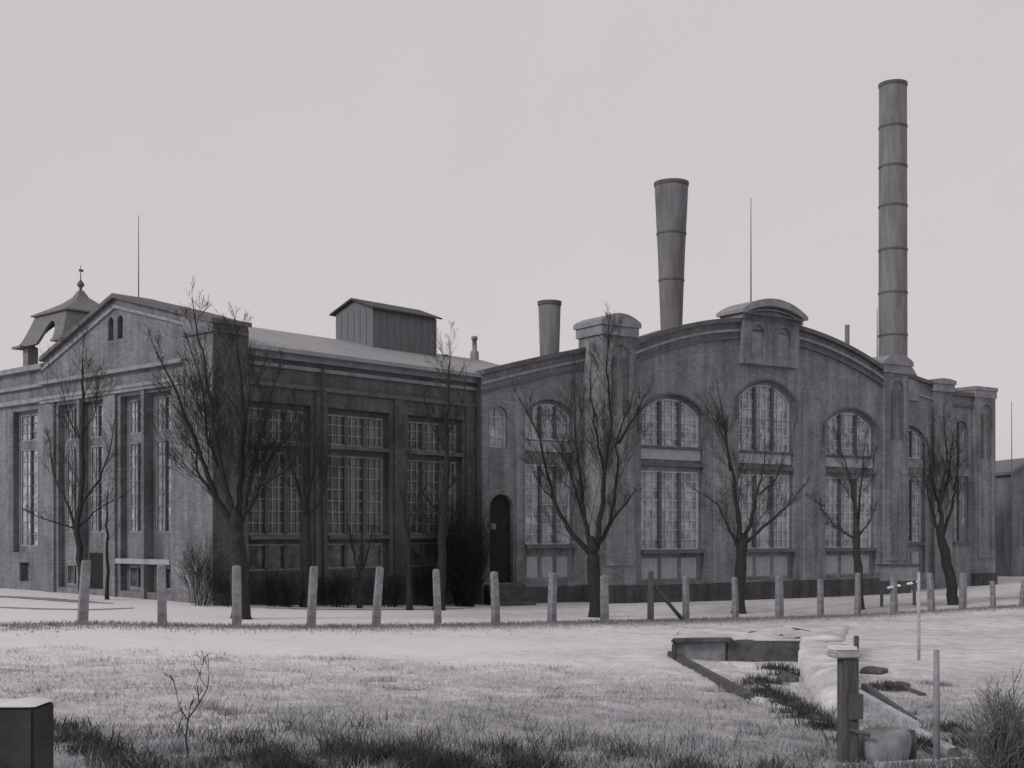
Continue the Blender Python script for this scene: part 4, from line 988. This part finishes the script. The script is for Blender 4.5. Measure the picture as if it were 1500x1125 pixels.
def fenceline(n):
    t = rng.random(n); A, B, C = map(np.array, (FA, FB, FC)); A = A-(B-A)*.15; C = C+(C-B)*.2
    p = np.where((t < .72)[:, None], A+(B-A)*(t/.72)[:, None], B+(C-B)*((t-.72)/.28)[:, None]); d = rng.gamma(1.3, .6, n)+rng.normal(0, .25, n)
    return p+np.c_[np.full(n, .6), np.full(n, -.75)]*(d-.35)[:, None]
blades('verge_grass', 22000, fenceline, (.03, .16), .01, 'grass_mid')

# ------------------------------------------------------------------ light, sky, camera
sd = Vector((-.75, -.66, 0)).normalized(); el = R(30)
to_sun = Vector((sd.x*math.cos(el), sd.y*math.cos(el), math.sin(el)))
lt_ = bpy.data.lights.new('sun', 'SUN'); lt_.energy = 1.15; lt_.angle = R(12); lt_.color = (1, .97, .94)
so = bpy.data.objects.new('sun', lt_); COL.objects.link(so); so.rotation_euler = to_sun.to_track_quat('Z', 'Y').to_euler(); so.location = (-30, 0, 40)
w = bpy.data.worlds.new('World'); S.world = w; w.use_nodes = True; nt = w.node_tree
bg = nt.nodes['Background']
sky = nt.nodes.new('ShaderNodeTexSky'); sky.sky_type = 'NISHITA'; sky.sun_disc = False; sky.sun_elevation = el; sky.sun_rotation = math.atan2(to_sun.x, to_sun.y)
sky.dust_density = 4.0; sky.air_density = 1.0
bw = nt.nodes.new('ShaderNodeRGBToBW'); nt.links.new(sky.outputs[0], bw.inputs[0])
mx = nt.nodes.new('ShaderNodeMix'); mx.data_type = 'FLOAT'; mx.inputs[0].default_value = .82; mx.inputs[3].default_value = 5.6     # even cloud veil over the clear sky
nt.links.new(bw.outputs[0], mx.inputs[2])
tn = nt.nodes.new('ShaderNodeMix'); tn.data_type = 'RGBA'; tn.blend_type = 'MULTIPLY'; tn.inputs[0].default_value = 1; tn.inputs[7].default_value = (1.04, .97, .985, 1)
cl = nt.nodes.new('ShaderNodeTexNoise'); cl.inputs['Scale'].default_value = 5; cl.inputs['Detail'].default_value = 6; cl.inputs['Roughness'].default_value = .6
wt = nt.nodes.new('ShaderNodeTexCoord'); nt.links.new(wt.outputs['Generated'], cl.inputs['Vector'])
cm = nt.nodes.new('ShaderNodeMapRange'); cm.inputs['From Min'].default_value = .3; cm.inputs['From Max'].default_value = .7; cm.inputs['To Min'].default_value = .985; cm.inputs['To Max'].default_value = 1.015
nt.links.new(cl.outputs['Fac'], cm.inputs['Value'])
mm_ = nt.nodes.new('ShaderNodeMath'); mm_.operation = 'MULTIPLY'; nt.links.new(mx.outputs[0], mm_.inputs[0]); nt.links.new(cm.outputs[0], mm_.inputs[1])
nt.links.new(mm_.outputs[0], tn.inputs[6]); nt.links.new(tn.outputs[2], bg.inputs['Color']); bg.inputs['Strength'].default_value = .117

cam = bpy.data.cameras.new('camera'); cam.sensor_width = 36; cam.lens = 36*F/1500; cam.shift_y = (HY-562.5)/1500; cam.clip_end = 6000; cam.clip_start = .1
co = bpy.data.objects.new('camera', cam); COL.objects.link(co); co.location = (0, 0, EYE); co.rotation_euler = (R(90), 0, 0); S.camera = co
S.view_settings.view_transform = 'Standard'; S.view_settings.look = 'None'; S.view_settings.exposure = 0; S.view_settings.gamma = 1
